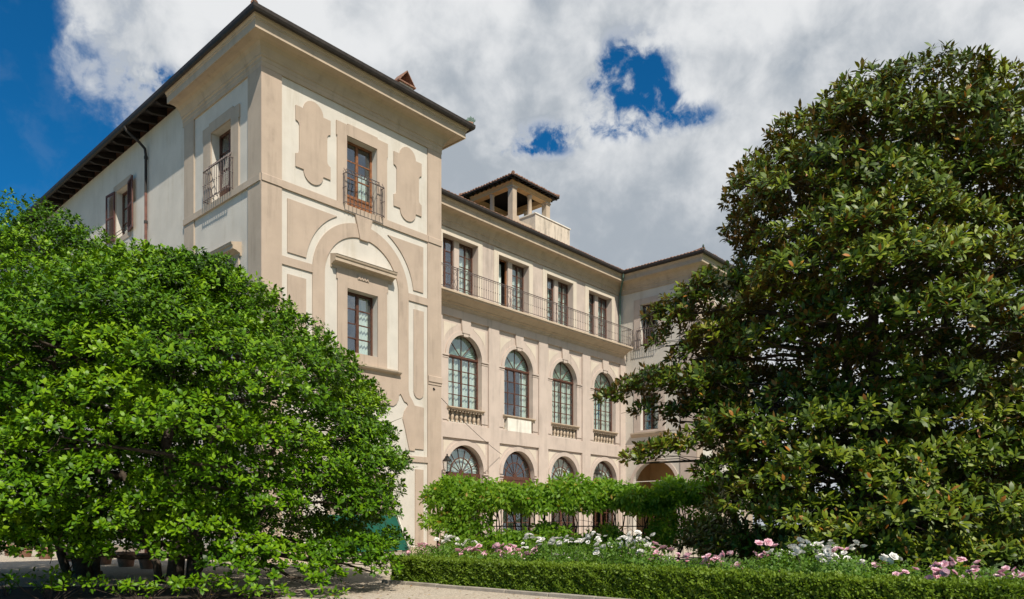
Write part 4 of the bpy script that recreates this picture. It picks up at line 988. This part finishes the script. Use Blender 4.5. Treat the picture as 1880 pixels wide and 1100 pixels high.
while t_ < HL:
    L_ = random.uniform(.9, 1.2)
    MB().box(t_+.006, t_+L_-.006, -.20, -.09, -.05, .075+random.uniform(-.004, .004)).build('kerb_stone', 'kerb_stone', kerb, (0, random.uniform(-.004, .004), 0), bevel=.012); t_ += L_
so = MB().add([H(.05, .05, .014), H(HL+4, .05, .014), H(HL+4, 15, .014), H(7, 14, .014), H(.05, 5.0, .014)], [(0,1,2,3,4)]).build('flower_bed', 'soil'); tag(so, kind='structure')

# roses
def bloom_mesh(mat, r):
    P = []; D = []; N = []; L_ = []; W_ = []
    for ring, (k, tilt, ln, wd) in enumerate(((7, 75, 1.0, 1.05), (6, 52, .85, .95), (5, 30, .68, .8), (4, 12, .5, .6))):
        for i in range(k):
            a = 2*PI*(i+.5*ring)/k+RNG.normal(0, .15); t = R(tilt+RNG.normal(0, 6)); rad = np.array([math.cos(a), math.sin(a), 0])
            D.append(rad*math.sin(t)+np.array([0, 0, math.cos(t)])); N.append(-rad*math.cos(t)+np.array([0, 0, math.sin(t)])); P.append(np.array([0, 0, 0.0])+rad*.1*r); L_.append(ln*r); W_.append(wd*r)
    P, D, N = map(np.array, (P, D, N)); L_ = np.array(L_); W_ = np.array(W_)
    return leaf_mesh('rose_bloom', leaf_data(P, D, N, L_, W_, fold=.28, droop=-.22), RNG.uniform(0, 1, len(P)), mat)
def cluster_mesh(mat):
    return [bloom_mesh(mat, r) for r in (.068, .080, .060)]
BL = {'w': cluster_mesh('petal_white'), 'p': cluster_mesh('petal_pink')}
def rose_leaf(n, rx, h):
    c = np.stack([RNG.normal(0, rx*.5, n), RNG.normal(0, rx*.5, n), h*RNG.uniform(.15, 1, n)**.7], 1); c[:, :2] *= (1.15-.6*np.abs(c[:, 2:3]/h-.5))
    a = norm(c*np.array([1.2, 1.2, .2])/rx+np.array([0, 0, .5])+RNG.normal(0, .35, (n, 3)))
    p, d, nn, ls, ws, idx = whorls(c, a, 6, .06, .034, 40, 95, .03, sag=.08)
    return leaf_mesh('foliage', leaf_data(p, d, nn, ls, ws), np.clip(.5+RNG.normal(0, .2, len(idx)), 0, 1), 'leaf_rose')
RL = [rose_leaf(150, .42, .72), rose_leaf(170, .45, .80), rose_leaf(130, .38, .66), rose_leaf(160, .5, .75)]
ROSES = [('p',-2.58,21.32,0.84),('p',-2.46,21.63,0.8),('p',-2.69,22.03,0.64),('p',-2.64,22.5,0.51),('p',-3.15,22.25,0.6),('p',-2.32,22.14,0.7),('w',-1.75,18.49,1.05),('w',-1.75,20.02,0.96),('w',-1.67,21.62,1.04),('w',-1.16,20.13,0.98),('w',-1.47,21.3,0.87),('p',-1.32,18.39,0.71),('p',-1.11,19.46,0.73),('p',-0.81,18.4,0.81),('p',-0.93,19.55,0.68),('p',-0.72,19.46,0.63),('p',-0.34,17.16,0.85),('p',-0.2,17.74,0.85),('p',-0.27,18.03,0.69),('w',0.28,19.76,0.79),('p',-0.01,19.5,0.58),('p',0.17,17.21,0.67),('p',0.1,19.51,0.76),('p',0.52,16.82,0.84),('w',0.45,18.56,1.08),('w',0.63,16.68,1.08),('w',0.67,16.2,1.0),('w',0.82,19.12,0.81),('w',0.89,16.73,1.02),('w',0.99,16.66,0.99),('w',1.34,19.04,1.02),('w',1.38,18.62,0.93),('w',1.48,16.48,1.05),('w',1.84,18.51,0.99),('w',1.87,17.0,1.12),('w',1.99,17.37,1.05),('w',1.84,15.86,0.9),('w',2.36,17.96,0.82),('w',2.11,17.31,0.68),('w',2.19,18.21,0.54),('w',1.57,18.52,0.71),('w',2.22,15.84,1.03),('w',2.37,15.93,1.1),('w',2.34,15.27,0.98),('w',2.44,15.1,1.17),('w',2.51,14.76,1.18),('w',2.47,15.62,1.05),('w',2.79,16.39,0.95),('w',2.45,14.6,0.88),('w',3.02,16.45,0.92),('w',2.72,15.53,1.06),('p',3.03,15.15,0.94),('p',2.94,17.02,0.66),('p',2.86,15.9,0.63),('p',2.91,15.28,0.76),('w',3.24,15.55,0.67),('p',3.27,16.32,0.57),('p',3.21,14.1,0.83),('p',3.81,16.77,0.62),('p',3.6,13.63,0.8),('p',4.11,15.71,0.56),('p',-0.43,20.15,0.51),('p',0.37,16.54,0.77),('w',0.98,18.68,0.61),('w',1.16,17.04,0.66),('p',2.76,16.33,0.6),('p',-0.15,16.98,0.93),('p',3.62,13.69,0.79),('p',3.94,13.87,0.85),('p',4.51,16.07,0.52),('p',3.7,14.14,0.65),('p',4.64,15.25,0.55),('p',5.08,15.46,0.81),('p',5.13,15.46,0.72),('p',4.69,13.77,1.04),('w',4.86,13.65,0.86),('w',5.2,13.94,0.95),('w',5.56,14.49,0.95),('w',4.88,12.76,0.93),('w',5.64,14.33,1.01),('w',5.82,14.33,1.01),('w',5.98,14.41,0.9),('w',5.24,12.19,0.95),('w',6.16,14.54,0.98),('w',5.15,12.46,0.89),('w',5.69,12.85,0.82),('w',5.87,13.63,0.67),('w',6.47,14.16,0.67),('w',5.96,12.6,0.74),('w',6.53,14.13,0.99),('w',6.48,12.85,0.8),('w',5.5,12.92,0.78),('p',4.92,13.46,0.56),('p',6.22,11.8,0.65),('p',6.37,11.31,0.61),('p',6.52,11.43,0.6),('p',7.31,12.6,0.54),('p',7.79,13.24,0.7),('p',6.83,11.18,0.76),('p',6.51,11.08,0.68),('p',7.34,12.03,0.53),('p',7.25,11.66,0.55),('p',7.28,11.04,0.63),('p',7.96,11.68,0.66),('p',6.69,13.64,0.6),('p',7.07,12.0,0.78),('p',6.82,12.11,0.7),('p',5.35,12.16,0.96)]
def roses():
    left = list(ROSES); bushes = []
    while left:
        s = left.pop(0); grp = [s]
        for q in list(left):
            if (q[1]-s[1])**2+(q[2]-s[2])**2 < .60**2 and q[0] == s[0] and len(grp) < 8: grp.append(q); left.remove(q)
        bushes.append(grp)
    bushes.sort(key=lambda g: sum(q[1] for q in g)/len(g))
    words = []
    for k, g in enumerate(bushes):
        x = sum(q[1] for q in g)/len(g); y = sum(q[2] for q in g)/len(g); top = max(q[3] for q in g)
        near = 'by the hedge' if (x-HX)*hn.x+(y-HY)*hn.y < 2.1 else 'deep in bed'
        zone = 'below the tower' if x/y < -.08 else 'before the vine' if x/y < .10 else 'before the shaded vine' if x/y < .235 else 'under the magnolia'
        col = 'white' if g[0][0] == 'w' else 'pink'; num = {1: 'one', 2: 'two', 3: 'three', 4: 'four', 5: 'five', 6: 'six', 7: 'seven', 8: 'eight'}[len(g)]
        lab = f'{col} rose bush, {num} bloom cluster{"s" if len(g) > 1 else ""}, {zone}, {near}'
        words.append((lab, k, x, y, top, g))
    cnt = {}
    for w in words: cnt[w[0]] = cnt.get(w[0], 0)+1
    seen = {}; ordn = ['first', 'second', 'third', 'fourth', 'fifth', 'sixth', 'seventh', 'eighth', 'ninth', 'tenth']
    for lab, k, x, y, top, g in words:
        root = empty('rose_bush', (x, y, 0))
        if cnt[lab] > 1:
            seen[lab] = seen.get(lab, 0)+1; full = lab+', '+ordn[seen[lab]-1]+' from left'
        else: full = lab
        tag(root, full, 'rose bush', 'rose bushes behind the hedge')
        lf = link('foliage', RL[k % 4], root, (0, 0, 0), random.uniform(0, 6.28)); s = (top-.14)/.75; lf.scale = (.95, .95, max(.5, s)); tag(lf, kind='stuff')
        st = MB()
        for (c, bx, by, bz_) in g:
            r = Vector((bx-x, by-y, bz_))
            branch(st, (0, 0, 0), tuple(r), .008, .005, .06, 4, 4)
            for j in range(4):
                o = Vector((random.gauss(0, .085), random.gauss(0, .085), random.gauss(0, .045)))
                b = link('rose_bloom', random.choice(BL[c]), root, r+o, (random.gauss(.35, .4), random.gauss(0, .4), random.uniform(0, 6.28))); b.scale = (random.uniform(.8, 1.2),)*3
        st.build('stems', 'stem', root)
    # leaves and shoots between the bushes, too dense to tell apart
    n = 3400; t = RNG.uniform(.7, HL+1, n); s = RNG.uniform(.75, 3.6, n)
    C = np.stack([HX+hd.x*t+hn.x*s, HY+hd.y*t+hn.y*s, np.zeros(n)], 1); C[:, 2] = RNG.uniform(.1, .62, n)+.12*wob(C, 2.2)
    p, d, nn, ls, ws, idx = whorls(C, norm(np.array([[0, -.2, 1.]])+RNG.normal(0, .4, (n, 3))), 6, .065, .036, 40, 95, .03, sag=.08)
    g = link('rose_foliage', leaf_mesh('rose_foliage', leaf_data(p, d, nn, ls, ws), np.clip(.5+RNG.normal(0, .2, len(idx)), 0, 1), 'leaf_rose')); tag(g, 'tangle of green leaves filling the rose bed behind the hedge', 'foliage', kind='stuff')
roses()

# ------------------------------------------------------------------ vine-covered railing
VA, VB = Vector((-3.0, 29.6, 0)), Vector((7.6, 28.2, 0)); vd = (VB-VA).normalized(); vn = Vector((-vd.y, vd.x, 0)); VL = (VB-VA).length; VR = math.atan2(vd.y, vd.x)
fence = empty('iron_fence', VA, VR); tag(fence, 'dark iron railing hidden behind the climbing vine', 'fence')
fb = MB().tube([(0, 0, 0), (0, 0, 2.35)], .014, 5).mesh('bar', 'black_iron')
for i in range(int(VL/.19)): link('bar', fb, fence, (.1+i*.19, .25, 0))
fr = MB()
for z in (.15, 1.35, 2.3): fr.box(0, VL, .235, .265, z-.02, z+.02)
fr.build('rail', 'black_iron', fence)
pm = MB().box(-.04, .04, .21, .29, 0, 2.5).mesh('post', 'black_iron')
for i in range(6): link('post', pm, fence, (i*VL/5, 0, 0))
vine = empty('wisteria_vine', VA, VR); tag(vine, 'leafy green wisteria spilling over the railing in front of the wing', 'climber')
def vine_clumps():
    C = []; Rr = []
    for i in range(170):
        x = RNG.uniform(-.1, VL+.3); hump = 2.50+.15*math.sin(x*1.3+.4)+.10*math.sin(x*2.9)
        C.append((x, RNG.uniform(-.5, .55), hump+RNG.uniform(-.28, .22))); Rr.append(RNG.uniform(.30, .46))
    for i in range(40):
        x = RNG.uniform(0, VL); C.append((x, RNG.uniform(-.6, -.2), 2.14+RNG.uniform(-.12, .2))); Rr.append(RNG.uniform(.2, .32))
    for (a, b, z0, z1, k) in ((-.1, 1.9, .3, 2.2, 30), (1.9, 2.6, .3, 1.1, 6), (2.7, 5.0, .4, 1.25, 24), (5.0, 6.5, .4, 1.05, 12), (6.6, 8.2, .4, 1.2, 13), (8.2, 11, .4, 2.0, 26)):
        for i in range(k): C.append((RNG.uniform(a, b), RNG.uniform(-.45, .1), RNG.uniform(z0, z1))); Rr.append(RNG.uniform(.22, .36))
    for i in range(26):
        x = RNG.uniform(0, VL); C.append((x, RNG.uniform(-.4, .3), 2.92+.15*math.sin(x*1.3+.4)+RNG.uniform(-.1, .12))); Rr.append(RNG.uniform(.12, .22))
    return np.array(C), np.array(Rr)
VC, VRad = vine_clumps()
Out = norm(np.stack([np.zeros(len(VC)), -np.ones(len(VC)), np.full(len(VC), .9)], 1))
P, A, LI = lobe_points(VC, VRad, Out, 210, .75, up=.15, inner=.4, lowcut=-.7)
A[:, 2] -= .35
p, d, nn, ls, ws, idx = whorls(P, A, 8, .19, .072, 30, 88, .06, sag=.34)
tag(link('foliage', leaf_mesh('foliage', leaf_data(p, d, nn, ls, ws, droop=.2), np.clip(.5+RNG.normal(0, .10, len(VC))[LI][idx]+RNG.normal(0, .17, len(idx))+(RNG.uniform(0, 1, len(idx)) < .012)*.5, 0, 1), 'leaf_wisteria'), vine), kind='stuff')
for i in range(11):
    st = MB(); x = .4+i*VL/11+random.uniform(-.2, .2)
    for k in range(3): branch(st, (x+random.uniform(-.15, .15), .12, 0), (x+random.uniform(-.6, .6), random.uniform(-.1, .2), 2.5), .035, .016, .10, 9, 6)
    for k in range(3): branch(st, (x+random.uniform(-.3, .3), .1, random.uniform(.5, 1.6)), (x+random.uniform(-.9, .9), -.1, random.uniform(1.2, 2.3)), .014, .007, .18, 6, 4)
    st.build('stem', 'stem', vine, smooth=True)

# ------------------------------------------------------------------ terracotta pots, canvas screen
def pot(v, label, big=1.0):
    x, y, _ = V(-4.3, v); root = empty('terracotta_pot', (x, y, 0)); tag(root, label, 'pot', 'terracotta pots along the west flank')
    s = big; MB().lathe([(.20*s, 0), (.23*s, .02), (.29*s, .36*s), (.33*s, .38*s), (.34*s, .50*s), (.30*s, .50*s), (.29*s, .44*s), (.02, .43*s)], 20).build('pot', 'terracotta', root, smooth=True)
    MB().lathe([(.275*s, .27*s), (.30*s, .285*s), (.285*s, .305*s)], 20).build('moulding', 'terracotta', root)
    n = 40; c = norm(RNG.normal(0, 1, (n, 3)))*.36*RNG.uniform(.5, 1, (n, 1))+np.array([0, 0, .95])
    p, d, nn, ls, ws, idx = whorls(c, norm(c-np.array([0, 0, .9])), 8, .09, .04, 35, 90, .03)
    tag(link('plant', leaf_mesh('plant', leaf_data(p, d, nn, ls, ws), np.clip(.5+RNG.normal(0, .2, len(idx)), 0, .93), 'leaf_laurel'), root), kind='stuff')
    MB().tube([(0, 0, .4), (.01, 0, .9)], .02, 6).build('stem', 'stem', root)
for v, lab in ((14.5, 'terracotta pot at the left picture edge, farthest along the west flank'), (12.4, 'terracotta pot second from the left picture edge'), (9.6, 'terracotta pot third from the left picture edge'),
               (6.6, 'terracotta pot hidden mostly by leaves left of the left trunk'), (3.2, 'terracotta pot right beside the left trunk'), (1.2, 'terracotta pot between the two trunks'), (-.6, 'terracotta pot just left of the right trunk')): pot(v, lab)
scr = empty('canvas_screen', V(3.85, -1.0), VROT); tag(scr, 'dark green canvas screen with pale frame leaning before the tower', 'screen')
sl = lambda x0, x1, t: MB().add([(x0, -.35-t, .36), (x1, -.35-t, .36), (x1, -.35, .36), (x0, -.35, .36), (x0+.08, .25-t, 1.80), (x1-.22, .25-t, 1.80), (x1-.22, .25, 1.80), (x0+.08, .25, 1.80)], [(0,3,2,1),(4,5,6,7),(0,1,5,4),(1,2,6,5),(2,3,7,6),(3,0,4,7)])
sl(-1.7, 2.0, .02).build('canvas', 'green_canvas', scr)
for x, k in ((-1.78, .02), (2.02, -.22)):
    MB().add([(x, -.40, .3), (x+.06, -.40, .3), (x+.06, .1, .3), (x, .1, .3), (x+k, .18, 1.85), (x+.06+k, .18, 1.85), (x+.06+k, .3, 1.85), (x+k, .3, 1.85)], [(0,3,2,1),(4,5,6,7),(0,1,5,4),(1,2,6,5),(2,3,7,6),(3,0,4,7)]).build('frame_side', 'pale_canvas', scr)
MB().box(-1.8, 2.1, -.45, .1, .12, .30).build('base', 'kerb_stone', scr); 
for x in (-1.6, 1.8): MB().box(x, x+.12, -.4, 0, 0, .12).build('foot', 'black_iron', scr)

# ------------------------------------------------------------------ garden trees beyond the pavilion
tabG = [(.4, 2.2), (1.5, 3.0), (3.0, 3.3), (4.6, 2.8), (6.0, 1.7), (6.8, .4)]
GARD = dict(n=8, L=.26, W=.12, lo=30, hi=88, spread=.05, sag=.05, mat='leaf_laurel', droop=.22)
for k, (x, y, s, lab) in enumerate(((22.0, 42.0, 1.0, 'round garden tree behind the magnolia, nearest the pavilion'), (28.0, 40.0, 1.05, 'round garden tree behind the magnolia, middle of three'), (33.0, 37.0, 1.1, 'round garden tree behind the magnolia, at the right edge'))):
    make_tree('garden_tree', lab, (x, y), [(z*s, r*s) for z, r in tabG], 70, (.8, 1.3), GARD, [((x, y), (x, y, 4.0), .16, .04)], dens=26, big=0, group='trees beyond the magnolia', fill=.3, back=.3, limb_n=8, twig_n=20)

# fallen leaves on the gravel
n = 420; X = RNG.uniform(-9, 1.5, n); Y = RNG.uniform(13.2, 20, n); k = (Y-HY)*hn.y+(X-HX)*hn.x < -.25; X, Y = X[k], Y[k]; n = len(X)
th = RNG.uniform(0, 6.28, n)
fl = link('fallen_leaves', leaf_mesh('fallen_leaves', leaf_data(np.stack([X, Y, np.full(n, .012)], 1), np.stack([np.cos(th), np.sin(th), RNG.uniform(0, .25, n)], 1), np.array([[0, 0, 1.]])+RNG.normal(0, .2, (n, 3)), RNG.uniform(.05, .1, n), RNG.uniform(.025, .045, n)), RNG.uniform(.94, 1.0, n), 'leaf_magnolia'))
tag(fl, 'brown fallen leaves scattered over the gravel near the kerb', 'leaves', kind='stuff')
